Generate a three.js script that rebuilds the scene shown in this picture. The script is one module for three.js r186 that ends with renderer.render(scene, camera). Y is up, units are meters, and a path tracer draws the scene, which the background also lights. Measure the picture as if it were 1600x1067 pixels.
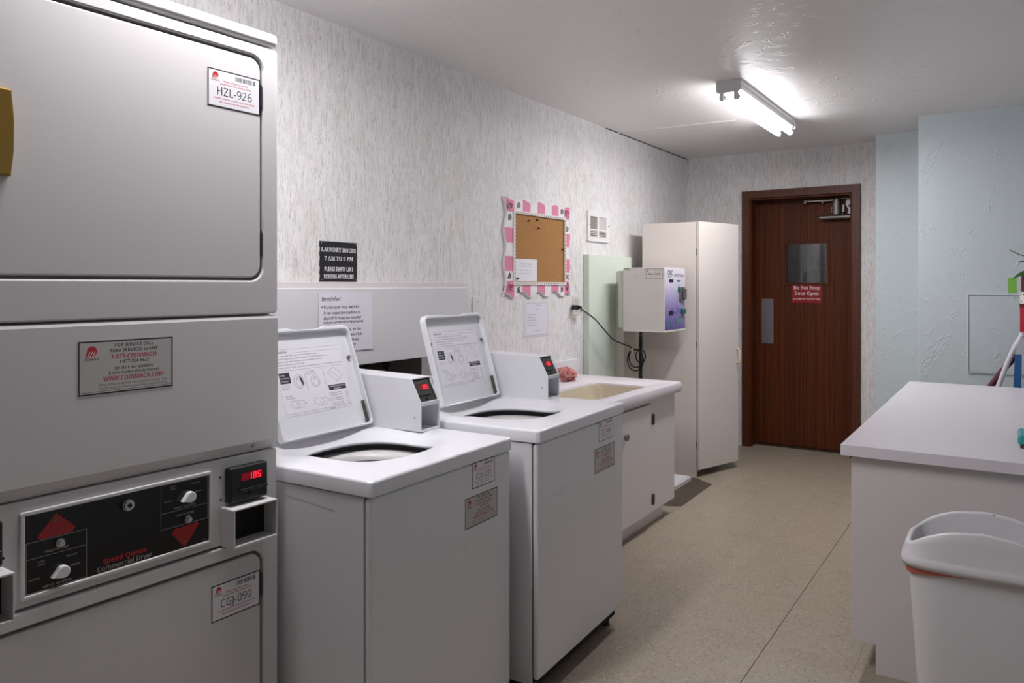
import * as THREE from 'three';
import { RoundedBoxGeometry } from 'three/addons/geometries/RoundedBoxGeometry.js';
import { mergeGeometries, toCreasedNormals } from 'three/addons/utils/BufferGeometryUtils.js';
import { RectAreaLightUniformsLib } from 'three/addons/lights/RectAreaLightUniformsLib.js';
import { ImprovedNoise } from 'three/addons/math/ImprovedNoise.js';

RectAreaLightUniformsLib.init();
const scene = new THREE.Scene();
scene.background = new THREE.Color(0x000000);
const renderer = new THREE.WebGLRenderer({ antialias: true });
renderer.toneMapping = THREE.LinearToneMapping;
renderer.toneMappingExposure = 2.3;
renderer.shadowMap.enabled = true;

// ---------------------------------------------------------------- camera (shift lens, level)
const FOCAL = 1200, HORIZON = 446, YAW = Math.atan(785 / FOCAL), EYE = new THREE.Vector3(2.39, 1.34, 0);
const camera = new THREE.PerspectiveCamera(2 * Math.atan(533.5 / FOCAL) * 180 / Math.PI, 1600 / 1067, 0.05, 40);
camera.position.copy(EYE);
camera.rotation.y = YAW;
camera.setViewOffset(1600, 1067, 0, 533.5 - HORIZON, 1600, 1067);
const FW = new THREE.Vector3(-Math.sin(YAW), 0, -Math.cos(YAW)), RT = new THREE.Vector3(Math.cos(YAW), 0, -Math.sin(YAW));
function hit(u, v, axis, at) {                                   // where the line of sight of a photo pixel meets the plane x, y or z = at
  const d = FW.clone().addScaledVector(RT, (u - 800) / FOCAL); d.y += (HORIZON - v) / FOCAL;
  return EYE.clone().addScaledVector(d, (at - EYE[axis]) / d[axis]);
}

// ---------------------------------------------------------------- lamps of the room: strength of the two ceiling fittings
const TUBE_GLOW = 5.5, LAMP_DOWN = 21, LAMP_SIDE = 11;
const LAMP_COLOR = new THREE.Color().setRGB(1.0, 0.98, 1.0);
const FIXTURES = [
  { x: 1.11, z0: -4.07, z1: -5.29, label: 'twin tube fluorescent strip light on the ceiling in front of the brown door' },
  { x: 0.89, z0: -0.75, z1: -1.97, label: 'twin tube fluorescent strip light on the ceiling beside the stacked dryer' },
];

// ---------------------------------------------------------------- helpers
let seed = 7;
const rnd = () => { seed = (seed + 0x6d2b79f5) | 0; let t = Math.imul(seed ^ (seed >>> 15), 1 | seed); t = (t + Math.imul(t ^ (t >>> 7), 61 | t)) ^ t; return ((t ^ (t >>> 14)) >>> 0) / 4294967296; };
const rr_ = (a, b) => a + (b - a) * rnd();
const noise = new ImprovedNoise();
const R = Math.PI / 180;
function mat(color, roughness = 0.5, extra = {}) { return new THREE.MeshPhysicalMaterial({ color, roughness, metalness: 0, ...extra }); }
const taken = {};
function numbered(n) { const k = taken[n] = (taken[n] ?? -1) + 1; return k ? n + '_' + String(k).padStart(3, '0') : n; }
function thing(name, label, category, pos = [0, 0, 0], turn = 0, group) {
  const o = new THREE.Group(); o.name = numbered(name); scene.add(o);
  o.position.set(...pos); o.rotation.y = turn; o.userData = { label, category };
  if (group) o.userData.group = group;
  return o;
}
function part(name, geo, m, parent, label) {
  const o = new THREE.Mesh(Array.isArray(geo) ? mergeGeometries(geo.map((g) => { const h = g.index ? g.toNonIndexed() : g; for (const k of Object.keys(h.attributes)) if (!['position', 'normal', 'uv'].includes(k)) h.deleteAttribute(k); return h; })) : geo, m);
  o.name = name; parent.add(o); if (label) o.userData.label = label; return o;
}
function parts(name, geos, m, parent, label) { return geos.map((g) => part(name, g, m, parent, label)); }
function single(name, geo, m, label, category, pos = [0, 0, 0], turn = 0, group) {
  const o = part(numbered(name), geo, m, scene); o.position.set(...pos); o.rotation.y = turn; o.userData = { label, category }; if (group) o.userData.group = group; return o;
}
function structure(name, geo, m, label) { const o = part(name, geo, m, scene); o.userData = { kind: 'structure', label, category: name.split('_')[0] }; return o; }
function box(x0, x1, y0, y1, z0, z1, r = 0.002) {
  const w = x1 - x0, h = y1 - y0, d = z1 - z0;
  const g = r > 0 ? new RoundedBoxGeometry(w, h, d, 2, Math.min(r, w / 2.05, h / 2.05, d / 2.05)) : new THREE.BoxGeometry(w, h, d);
  return g.translate((x0 + x1) / 2, (y0 + y1) / 2, (z0 + z1) / 2);
}
function rrPath(x0, x1, y0, y1, r, P = THREE.Shape) {
  const p = new P();
  p.moveTo(x0 + r, y0); p.lineTo(x1 - r, y0); p.absarc(x1 - r, y0 + r, r, -Math.PI / 2, 0); p.lineTo(x1, y1 - r); p.absarc(x1 - r, y1 - r, r, 0, Math.PI / 2);
  p.lineTo(x0 + r, y1); p.absarc(x0 + r, y1 - r, r, Math.PI / 2, Math.PI); p.lineTo(x0, y0 + r); p.absarc(x0 + r, y0 + r, r, Math.PI, Math.PI * 1.5);
  return p;
}
const quadPath = (x0, x1, y0, y1) => { const p = new THREE.Path(); p.moveTo(x0, y0); p.lineTo(x0, y1); p.lineTo(x1, y1); p.lineTo(x1, y0); p.closePath(); return p; };
function ext(shape, z0, z1, b = 0.003, seg = 8) {                // extrude towards +z, bevelled edges kept inside the outline
  const d = z1 - z0;
  return new THREE.ExtrudeGeometry(shape, { depth: b ? d - 2 * b : d, bevelEnabled: b > 0, bevelThickness: b, bevelSize: b, bevelOffset: -b, bevelSegments: 2, curveSegments: seg }).translate(0, 0, b ? z0 + b : z0);
}
function poly(pts) { const s = new THREE.Shape(); pts.forEach(([x, y], i) => (i ? s.lineTo(x, y) : s.moveTo(x, y))); s.closePath(); return s; }
function profile(pts, x0, x1, b = 0.001) {                       // outline given as [z, y], extruded from x0 to x1
  return ext(poly(pts), 0, x1 - x0, b).rotateY(-Math.PI / 2).translate(x1, 0, 0);
}
function tube(pts, r, n = 40, closed = false, sides = 8) {
  return new THREE.TubeGeometry(new THREE.CatmullRomCurve3(pts.map((p) => (p.isVector3 ? p : new THREE.Vector3(...p))), closed, 'centripetal'), n, r, sides, closed);
}
function rod(r, len, axis, x, y, z, seg = 20, r2 = r) {
  const g = new THREE.CylinderGeometry(r2, r, len, seg);
  if (axis === 'x') g.rotateZ(-Math.PI / 2); if (axis === 'z') g.rotateX(Math.PI / 2);
  return g.translate(x, y, z);
}
function lathe(pts, seg = 40) { return new THREE.LatheGeometry(pts.map(([a, b]) => new THREE.Vector2(a, b)), seg); }
function canvas(w, h, draw) { const c = document.createElement('canvas'); c.width = w; c.height = h; const g = c.getContext('2d'); draw(g, w, h); return c; }
function tex(c, srgb = true, repeat) {
  const t = new THREE.CanvasTexture(c); if (srgb) t.colorSpace = THREE.SRGBColorSpace; t.magFilter = THREE.LinearFilter; t.anisotropy = 8;
  t.wrapS = t.wrapT = repeat ? THREE.RepeatWrapping : THREE.ClampToEdgeWrapping; if (repeat) t.repeat.set(repeat, repeat); return t;
}
function print(w, h, draw, rough = 0.5) { return mat(0xffffff, rough, { map: tex(canvas(w, h, draw)) }); }
function heightTex(n, fn, repeat) {                              // grey height map as a tiling texture
  const a = new Uint8Array(n * n * 4);
  for (let y = 0; y < n; y++) for (let x = 0; x < n; x++) { const v = Math.max(0, Math.min(255, fn(x / n, y / n) * 255)), i = (y * n + x) * 4; a[i] = a[i + 1] = a[i + 2] = v; a[i + 3] = 255; }
  const t = new THREE.DataTexture(a, n, n); t.magFilter = THREE.LinearFilter; t.wrapS = t.wrapT = THREE.RepeatWrapping; t.repeat.set(repeat, repeat); t.needsUpdate = true; return t;
}
function tiling(u, v, f, s) {                                    // Perlin noise on a torus of period 1, so it tiles
  const a = u * 2 * Math.PI, b = v * 2 * Math.PI, k = f / (2 * Math.PI);
  return noise.noise(Math.cos(a) * k + s, Math.sin(a) * k + Math.cos(b) * k * 0.73, Math.sin(b) * k + s * 1.7);
}
function uvBox(g, s = 1) {                                       // metric uv from the dominant normal
  const p = g.attributes.position, n = g.attributes.normal, uv = new Float32Array(p.count * 2);
  for (let i = 0; i < p.count; i++) {
    const ax = Math.abs(n.getX(i)), ay = Math.abs(n.getY(i)), az = Math.abs(n.getZ(i));
    const q = ax > ay && ax > az ? [p.getZ(i), p.getY(i)] : ay > az ? [p.getX(i), p.getZ(i)] : [p.getX(i), p.getY(i)];
    uv[2 * i] = q[0] * s; uv[2 * i + 1] = q[1] * s;
  }
  g.setAttribute('uv', new THREE.BufferAttribute(uv, 2)); return g;
}

// ---------------------------------------------------------------- materials
const M = {};
M.enamel = mat(0xdddde2, 0.32, { clearcoat: 0.25, clearcoatRoughness: 0.25 });
M.dryer = mat(0xcdcacb, 0.38);
M.plasticWhite = mat(0xdcdadd, 0.42);
M.black = mat(0x0b0b0c, 0.42);
M.dark = mat(0x050505, 0.8);
M.gap = mat(0x1b1a19, 0.9);
M.chrome = mat(0xc8c8c8, 0.22, { metalness: 1 });
M.steel = mat(0x8f8d88, 0.5, { metalness: 1 });
M.brass = mat(0x9a7a3c, 0.3, { metalness: 0.75 });
M.bronze = mat(0x5a3c16, 0.45);
M.laminate = mat(0xdad4d4, 0.4);
M.cream = mat(0xd8cfc9, 0.5);
M.counter = mat(0xe2dce2, 0.3);
M.paper = mat(0xe8e6ee, 0.8);
M.tubWhite = mat(0xcfcdcd, 0.35);

// wallpaper: pale grey with short wandering vertical fibres
const wallCanvas = canvas(1400, 1400, (g, w) => {
  g.fillStyle = '#e6e3e4'; g.fillRect(0, 0, w, w);
  const stroke = (x, y, len, wd, col) => {
    for (const ox of [-w, 0, w]) for (const oy of [-w, 0, w]) {
      if (x + ox < -20 || x + ox > w + 20 || y + oy + len < 0 || y + oy > w) continue;
      g.strokeStyle = col; g.lineWidth = wd; g.beginPath(); g.moveTo(x + ox, y + oy);
      for (let k = 1; k <= 5; k++) g.lineTo(x + ox + Math.sin(k * 1.9 + x) * wd * 1.1, y + oy + len * k / 5);
      g.stroke();
    }
  };
  for (let i = 0; i < 260; i++) { const c = ['rgba(196,202,192,.10)', 'rgba(214,200,204,.10)', 'rgba(200,204,208,.08)', 'rgba(216,208,188,.12)'][i % 4]; stroke(rnd() * w, rnd() * w, rr_(150, 500), rr_(20, 60), c); }
  for (let i = 0; i < 5200; i++) stroke(rnd() * w, rnd() * w, rr_(25, 130), rr_(1.5, 4), `rgba(${236 + rnd() * 12 | 0},${234 + rnd() * 12 | 0},${236 + rnd() * 12 | 0},.30)`);
  for (let i = 0; i < 5600; i++) { const v = rr_(120, 175) | 0; stroke(rnd() * w, rnd() * w, rr_(14, 70), rr_(1.2, 3.0), `rgba(${v},${v},${v - 2},${rr_(0.10, 0.30)})`); }
  for (let i = 0; i < 1900; i++) { const v = rr_(100, 140) | 0; stroke(rnd() * w, rnd() * w, rr_(8, 44), rr_(1.3, 3), `rgba(${v},${v},${v},${rr_(0.16, 0.4)})`); }
});
M.wallpaper = mat(0xffffff, 0.62, { map: tex(wallCanvas, true, 0.72) });
// glossy painted plaster: ceiling and pale blue walls
const trowel = heightTex(512, (u, v) => { const a = tiling(u, v, 22, 3), b = tiling(u, v, 64, 8), c = tiling(u, v, 150, 5); const m = Math.max(0, a * 1.5 - 0.1); return 0.4 + m * Math.abs(b) * 1.0 + m * c * 0.45 + 0.03 * b; }, 0.8);
M.ceiling = mat(0xe8e6e5, 0.4, { bumpMap: trowel, bumpScale: 0.005 });
M.wallBlue = mat(0xc8d2d6, 0.5, { bumpMap: trowel, bumpScale: 0.0045 });
M.wallPlain = mat(0xc9c7c6, 0.7);
// vinyl composition tile
const tileCanvas = canvas(1200, 1200, (g, w) => {
  g.fillStyle = '#9e9281'; g.fillRect(0, 0, w, w);
  for (let i = 0; i < 26000; i++) {
    const x = rnd() * w, y = rnd() * w, a = rnd() < 0.7 ? rr_(-0.5, 0.5) : rr_(0, 3.14), len = rr_(2, 12), k = rnd();
    const v = k < 0.36 ? [180, 168, 151] : k < 0.72 ? [118, 106, 93] : k < 0.9 ? [158, 143, 126] : k < 0.97 ? [216, 208, 196] : [66, 58, 50];
    g.strokeStyle = `rgba(${v},${rr_(0.25, 0.75)})`; g.lineWidth = rr_(1.4, 4); g.beginPath(); g.moveTo(x, y); g.lineTo(x + Math.cos(a) * len, y + Math.sin(a) * len); g.stroke();
  }
  for (let i = 0; i < 70; i++) { g.fillStyle = `rgba(${rnd() < 0.5 ? '84,72,62' : '210,200,190'},.05)`; g.beginPath(); g.ellipse(rnd() * w, rnd() * w, rr_(20, 110), rr_(10, 60), rnd() * 3, 0, 7); g.fill(); }
});
M.tile = mat(0xffffff, 0.4, { map: tex(tileCanvas, true, 1 / 1.2) });
M.tileBed = mat(0x3a332c, 0.9);
// dark stained wood, grain upright
const woodCanvas = canvas(512, 1024, (g, w, h) => {
  g.fillStyle = '#602806'; g.fillRect(0, 0, w, h);
  for (let i = 0; i < 700; i++) {
    const x = rnd() * w, v = rnd(); g.strokeStyle = v < 0.5 ? `rgba(30,13,5,${rr_(0.05, 0.3)})` : `rgba(104,58,28,${rr_(0.04, 0.2)})`; g.lineWidth = rr_(0.6, 4);
    g.beginPath(); const ph = rnd() * 6, am = rr_(0, 6); for (let y = 0; y <= h; y += 64) g.lineTo(x + Math.sin(y * 0.00614 + ph) * am, y); g.stroke();
  }
});
M.wood = mat(0xffffff, 0.55, { specularIntensity: 0.5, map: tex(woodCanvas, true, 1) });
M.woodFrame = mat(0xffffff, 0.48, { map: tex(woodCanvas, true, 1.4) });

// ---------------------------------------------------------------- the room
const XR = 3.4, ZB = 1.5, ZF = -6.44, HC = 2.44;
const wall = (shape, thick) => ext(shape, -thick, 0, 0);
// left wall faces +x
structure('wall_left', wall(poly([[-ZB - 0.1, -0.1], [6.8, -0.1], [6.8, HC + 0.1], [-ZB - 0.1, HC + 0.1]]), 0.15).rotateY(Math.PI / 2), M.wallpaper, 'left wall papered in pale grey streaked wallpaper');
// far wall with the door opening
const DX0 = 0.545, DX1 = 1.335, DH = 2.062, DZ = -6.6;
const farShape = poly([[-0.1, -0.1], [DX0, -0.1], [DX0, DH], [DX1, DH], [DX1, -0.1], [3.5, -0.1], [3.5, HC + 0.1], [-0.1, HC + 0.1]]);
structure('wall_far', wall(farShape, 0.24).translate(0, 0, ZF), M.wallpaper, 'far wall papered in pale grey streaked wallpaper around the brown door');
structure('wall_blue', [box(1.54, 3.5, -0.05, HC + 0.05, ZF - 0.02, -6.156, 0.004), box(1.868, 3.5, -0.05, HC + 0.05, -6.2, -5.633, 0.004)].map((g) => uvBox(g)), M.wallBlue, 'pale blue painted plaster wall stepping forward beside the door');
structure('trim_1', [ext((() => { const s = rrPath(2.143, 2.72, 0.79, 1.284, 0.004); s.holes.push(quadPath(2.149, 2.714, 0.796, 1.278)); return s; })(), -5.64, -5.624, 0.002), box(2.152, 2.711, 0.799, 1.275, -5.64, -5.627, 0.001)].map((g) => uvBox(g)), M.wallBlue, 'square access panel painted over on the pale blue wall');
structure('wall_right', box(XR, XR + 0.1, -0.05, HC + 0.05, -6.6, ZB + 0.1, 0), M.wallBlue, 'right wall painted pale blue');
structure('wall_back', box(-0.1, XR + 0.1, -0.05, HC + 0.05, ZB, ZB + 0.1, 0), M.wallPlain, 'back wall behind the photographer');
structure('ceiling', uvBox(box(-0.1, XR + 0.1, HC, HC + 0.1, -6.7, ZB + 0.1, 0)), M.ceiling, 'low ceiling in glossy off white paint');
{ // taped board joint across the ceiling, lifted a little at the wall
  const a = hit(968, 207, 'y', HC), b = hit(1150, 187, 'y', HC);
  const g = tube([[0.0, HC - 0.001, a.z], [0.35, HC - 0.0005, (a.z * 2 + b.z) / 3], [b.x, HC - 0.0005, b.z]], 0.007, 20, false, 6);
  structure('trim_2', g, M.ceiling, 'raised board joint running across the ceiling');
}
structure('trim_3', box(0, 0.006, HC - 0.004, HC + 0.002, -6.43, -4.85, 0), M.gap, 'dark open joint between the ceiling and the papered wall');
// floor: bed, plain sheet where the camera does not reach, single tiles where it does
const floor = structure('floor', box(-0.1, XR + 0.1, -0.1, -0.003, -6.72, ZB + 0.1, 0), M.tileBed, 'beige speckled vinyl tile floor');
{
  const TS = 0.305, X0 = 1.617 - 5 * TS, Z0 = -6.6, NX = 11, NZ = 17;
  const variants = [];
  for (let k = 0; k < 8; k++) {
    const g = new THREE.BoxGeometry(TS - 0.0004, 0.003, TS - 0.0004), p = g.attributes.position, uv = g.attributes.uv, ox = rnd(), oy = rnd(), turn = k % 2;
    for (let i = 0; i < p.count; i++) uv.setXY(i, (turn ? p.getZ(i) : p.getX(i)) + ox, (turn ? p.getX(i) : p.getZ(i)) + oy);
    variants.push(g);
  }
  for (let i = 0; i < NX; i++) for (let j = 0; j < NZ; j++) {
    const o = part('tile', variants[(rnd() * 8) | 0], M.tile, floor);
    const wide = i === 4 ? 0.9955 : i === 5 ? 0.996 : 1, shift = i === 4 ? -0.0007 : i === 5 ? 0.0003 : 0;   // the open joint in the aisle
    o.position.set(X0 + (i + 0.5) * TS + shift, -0.0015 - (rnd() < 0.1 ? 0.0003 : 0), Z0 + (j + 0.5) * TS); o.scale.x = wide;
  }
  const xe = X0 + NX * TS, ze = Z0 + NZ * TS;
  part('tile_field', [box(-0.1, X0 - 0.0005, -0.003, 0, -6.7, ZB, 0), box(xe + 0.0005, XR, -0.003, 0, -6.7, ZB, 0), box(X0, xe, -0.003, 0, ze + 0.0005, ZB, 0)].map((g) => uvBox(g)), M.tile, floor).userData.kind = 'stuff';
}

// ---------------------------------------------------------------- corridor behind the door
structure('wall_corridor', [box(-0.1, 0.0, 0, 2.5, -8.3, -6.68, 0), box(2.0, 2.1, 0, 2.5, -8.3, -6.68, 0), box(-0.1, 2.1, 0, 2.5, -8.4, -8.3, 0), box(-0.1, 2.1, 2.5, 2.6, -8.4, -6.6, 0), box(-0.1, 2.1, -0.1, -0.005, -8.4, -6.72, 0)], mat(0x8a8c92, 0.8), 'grey corridor seen through the door window');

// ---------------------------------------------------------------- door
{
  const d = new THREE.Group(); d.name = 'door_1'; scene.add(d); d.userData = { kind: 'structure', category: 'door', label: 'dark brown wooden door with a small wired window and red notice' };
  // casing round the opening and the jamb lining it
  const cw = 0.062, casing = poly([[DX0 - cw, 0], [DX0, 0], [DX0, DH], [DX1, DH], [DX1, 0], [DX1 + cw, 0], [DX1 + cw, DH + cw], [DX0 - cw, DH + cw]]);
  part('casing', ext(casing, ZF, ZF + 0.018, 0.003), M.woodFrame, d, 'brown wooden door casing');
  const jamb = poly([[DX0 - 0.001, 0], [DX0 + 0.014, 0], [DX0 + 0.014, DH - 0.014], [DX1 - 0.014, DH - 0.014], [DX1 - 0.014, 0], [DX1 + 0.001, 0], [DX1 + 0.001, DH + 0.001], [DX0 - 0.001, DH + 0.001]]);
  part('jamb', ext(jamb, ZF - 0.23, ZF + 0.002, 0.001), M.wood, d);
  const stop = poly([[DX0 + 0.014, 0], [DX0 + 0.026, 0], [DX0 + 0.026, DH - 0.026], [DX1 - 0.026, DH - 0.026], [DX1 - 0.026, 0], [DX1 - 0.014, 0], [DX1 - 0.014, DH - 0.014], [DX0 + 0.014, DH - 0.014]]);
  part('door_stop', ext(stop, DZ, DZ + 0.03, 0.001), M.wood, d);
  const slab = poly([[DX0 + 0.016, 0.012], [DX1 - 0.016, 0.012], [DX1 - 0.016, DH - 0.017], [DX0 + 0.016, DH - 0.017]]); slab.holes.push(quadPath(0.8, 1.125, 1.357, 1.69));
  part('door_leaf', ext(slab, DZ - 0.045, DZ, 0.001), M.wood, d);
  part('threshold', box(DX0 + 0.001, DX1 - 0.001, 0, 0.01, ZF - 0.2, ZF - 0.11, 0.003), mat(0x2c1a10, 0.5), d);
  const wf = poly([[0.786, 1.343], [1.139, 1.343], [1.139, 1.704], [0.786, 1.704]]); wf.holes.push(quadPath(0.806, 1.119, 1.363, 1.684));
  const win = part('window_frame', ext(wf, DZ - 0.002, DZ + 0.01, 0.003), M.wood, d);
  part('pane', box(0.8, 1.125, 1.357, 1.69, DZ - 0.026, DZ - 0.02, 0), mat(0xffffff, 0.02, { transmission: 1, thickness: 0, ior: 1.5 }), win, 'dark glass pane of the door window');
  const wires = [];
  for (let k = 0; k < 24; k++) { wires.push(box(0.8 + k * 0.0137, 0.8008 + k * 0.0137, 1.358, 1.689, DZ - 0.0235, DZ - 0.0228, 0)); wires.push(box(0.801, 1.124, 1.36 + k * 0.0137, 1.3608 + k * 0.0137, DZ - 0.0235, DZ - 0.0228, 0)); }
  part('wire_mesh', wires, mat(0x22241f, 0.5), win).userData.kind = 'stuff';
  part('push_plate', box(0.6, 0.697, 0.852, 1.228, DZ, DZ + 0.002, 0.0009), mat(0x8f8c92, 0.42, { metalness: 0.7 }), d, 'brushed metal push plate');
  part('door_notice', box(0.842, 1.083, 1.196, 1.356, DZ, DZ + 0.003, 0), print(720, 480, (g, w, h) => {
    g.fillStyle = '#8e0a18'; g.fillRect(0, 0, w, h); g.fillStyle = '#f3dcdc'; g.textAlign = 'center'; g.font = 'bold 124px serif';
    g.fillText('Do Not Prop', w / 2, 150, w * 0.86); g.fillText('Door Open', w / 2, 285, w * 0.8); g.font = 'bold 62px serif'; g.fillText('by Order Of The Fire Dept', w / 2, 400, w * 0.88);
  }, 0.4), d, 'red notice with pale lettering');
  // door closer
  const cl = part('door_closer', [rod(0.034, 0.10, 'y', 1.205, 1.955, DZ + 0.06, 24), rod(0.026, 0.05, 'y', 1.205, 2.0, DZ + 0.06, 24), rod(0.038, 0.014, 'y', 1.205, 1.975, DZ + 0.06, 24), rod(0.038, 0.012, 'y', 1.205, 1.945, DZ + 0.06, 24), rod(0.017, 0.215, 'x', 1.2, 1.885, DZ + 0.06, 20), rod(0.013, 0.02, 'x', 1.085, 1.885, DZ + 0.06, 16), rod(0.02, 0.012, 'x', 1.12, 1.885, DZ + 0.06, 16), rod(0.02, 0.012, 'x', 1.28, 1.885, DZ + 0.06, 16)], M.steel, d, 'silver door closer');
  part('arm', [box(0.955, 1.21, 2.015, 2.028, DZ + 0.052, DZ + 0.068, 0.003), rod(0.013, 0.03, 'y', 0.965, 2.018, DZ + 0.06), rod(0.012, 0.02, 'y', 1.1, 2.012, DZ + 0.06), rod(0.013, 0.05, 'y', 1.205, 2.01, DZ + 0.06), box(0.958, 0.972, 2.01, 2.024, DZ, DZ + 0.06, 0.002)], M.steel, cl);
  part('bracket', [ext((() => { const s = poly([[1.268, 2.03], [1.312, 2.03], [1.312, 1.905], [1.275, 1.915], [1.285, 1.94], [1.262, 1.985]]); const h = new THREE.Path(); h.absarc(1.295, 1.975, 0.011, 0, 6.283); s.holes.push(h); return s; })(), DZ + 0.002, DZ + 0.012, 0.002), box(1.2, 1.3, 2.032, 2.04, DZ, DZ + 0.03, 0.002), box(1.235, 1.245, 1.9, 1.99, DZ + 0.02, DZ + 0.03, 0.002)], mat(0xb4b2b6, 0.5, { metalness: 0.6 }), cl);
  part('mount', box(1.16, 1.26, 1.925, 1.985, DZ, DZ + 0.04, 0.003), M.steel, cl);
}

// ---------------------------------------------------------------- ceiling lights
function makeFixture({ x, z0, z1, label }) {
  const t = thing('ceiling_light', label, 'light', [x, HC, (z0 + z1) / 2], 0, 'twin tube ceiling lights');
  const L = z0 - z1, hl = L / 2, housing = mat(0xd9d7da, 0.45);
  part('housing', profile([[-hl + 0.004, 0], [hl - 0.004, 0], [hl - 0.004, -0.05], [-hl + 0.004, -0.05]], -0.058, 0.058, 0.002), housing, t);
  part('reflector', [ext(poly([[-0.065, 0], [0.065, 0], [0.065, -0.022], [0.030, -0.058], [-0.030, -0.058], [-0.065, -0.022]]), -hl + 0.003, hl - 0.003, 0.001)], housing, t);
  for (const s of [-1, 1]) {
    part('end_cap', ext(poly([[-0.067, 0], [0.067, 0], [0.067, -0.058], [0.052, -0.068], [-0.052, -0.068], [-0.067, -0.058]]), s > 0 ? hl - 0.004 : -hl, s > 0 ? hl : -hl + 0.004, 0.001), housing, t);
    for (const k of [-1, 1]) part('lamp_holder', box(k * 0.038 - 0.011, k * 0.038 + 0.011, -0.107, -0.05, s > 0 ? hl - 0.02 : -hl + 0.004, s > 0 ? hl - 0.004 : -hl + 0.02, 0.005), M.plasticWhite, t);
  }
  const glow = mat(0xffffff, 0.4, { emissive: LAMP_COLOR, emissiveIntensity: TUBE_GLOW });
  for (const k of [-1, 1]) {
    const tb = part('fluorescent_tube', rod(0.016, L - 0.05, 'z', k * 0.038, -0.088, 0, 20), glow, t, 'lit white fluorescent tube');
    parts('tube_cap', [rod(0.0165, 0.012, 'z', k * 0.038, -0.088, hl - 0.026, 20), rod(0.0165, 0.012, 'z', k * 0.038, -0.088, -hl + 0.026, 20)], M.steel, tb);
  }
  const lamp = (w, i, px, py, tx, ty) => {
    const l = new THREE.RectAreaLight(LAMP_COLOR, i, w, L - 0.08); l.position.set(px, py, 0); t.add(l); t.updateMatrixWorld(true);
    l.up.set(0, 0, 1); l.lookAt(t.localToWorld(new THREE.Vector3(tx, ty, 0)));
  };
  lamp(0.106, LAMP_DOWN, 0, -0.1085, 0, -1);
  lamp(0.034, LAMP_SIDE, 0.0565, -0.09, 1, -0.75); lamp(0.034, LAMP_SIDE, -0.0565, -0.09, -1, -0.75);
  return t;
}
FIXTURES.forEach(makeFixture);
{ // unseen dome lamp, added to brighten the corridor behind the door pane
  const t = thing('added_corridor_lamp', 'small unseen lamp added to brighten the corridor behind the brown door', 'light', [1.5, 2.5, -7.6]);
  part('dome', new THREE.SphereGeometry(0.11, 20, 10, 0, 6.2832, Math.PI / 2, Math.PI / 2), mat(0xffffff, 0.5, { emissive: 0xfff4e8, emissiveIntensity: 0.6 }), t);
  part('rim', rod(0.12, 0.012, 'y', 0, -0.006, 0), M.plasticWhite, t);
  const l = new THREE.PointLight(0xfff4e8, 0.25); l.position.set(0, -0.14, 0); t.add(l);
}

// ---------------------------------------------------------------- printed stickers
function emblem(g, x, y, s) {                                     // red round mark with streaks and a word bar below
  g.fillStyle = '#b3202e'; g.beginPath(); g.arc(x, y, s, 0, 7); g.fill(); g.beginPath(); g.moveTo(x - s, y); g.lineTo(x - s * 1.25, y + s * 1.2); g.lineTo(x + s * 0.5, y + s); g.fill();
  g.strokeStyle = '#e6d8da'; g.lineWidth = s * 0.16; for (let k = 0; k < 3; k++) { g.beginPath(); g.moveTo(x - s * 0.9 + k * s * 0.5, y + s * 1.15); g.lineTo(x - s * 0.35 + k * s * 0.5, y + s * 0.05); g.stroke(); }
  g.fillStyle = '#5a2128'; g.font = `bold ${s * 0.78}px sans-serif`; g.textAlign = 'center'; g.fillText('COINMACH', x - s * 0.1, y + s * 1.85, s * 3.1);
}
function idSticker(code) {
  return print(768, 470, (g, w, h) => {
    g.fillStyle = '#dedce0'; g.fillRect(0, 0, w, h); g.strokeStyle = '#17141c'; g.lineWidth = 16; g.strokeRect(8, 8, w - 16, h - 16);
    emblem(g, 112, 76, 40);
    let x = 392; g.fillStyle = '#221f28'; let q = 3; while (x < 700) { q = (q * 7 + 5) % 11; const b = 4 + (q % 4) * 3; g.fillRect(x, 42, b, 58); x += b + 4 + (q % 3) * 3; }
    g.textAlign = 'center'; g.fillStyle = '#a8324a'; g.font = 'bold 31px sans-serif';
    g.fillText('When calling for service,', w * 0.53, 148, 420); g.fillText('please have this number ready', w * 0.53, 184, 520);
    g.fillText('Cuando solicite servicio, por favor tenga', w / 2, 366, 660); g.fillText('este numero de identificacion', w / 2, 408, 620);
    g.fillStyle = '#1a1722'; g.font = '142px sans-serif'; g.fillText(code, w / 2, 318, 610);
  }, 0.35);
}
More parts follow.
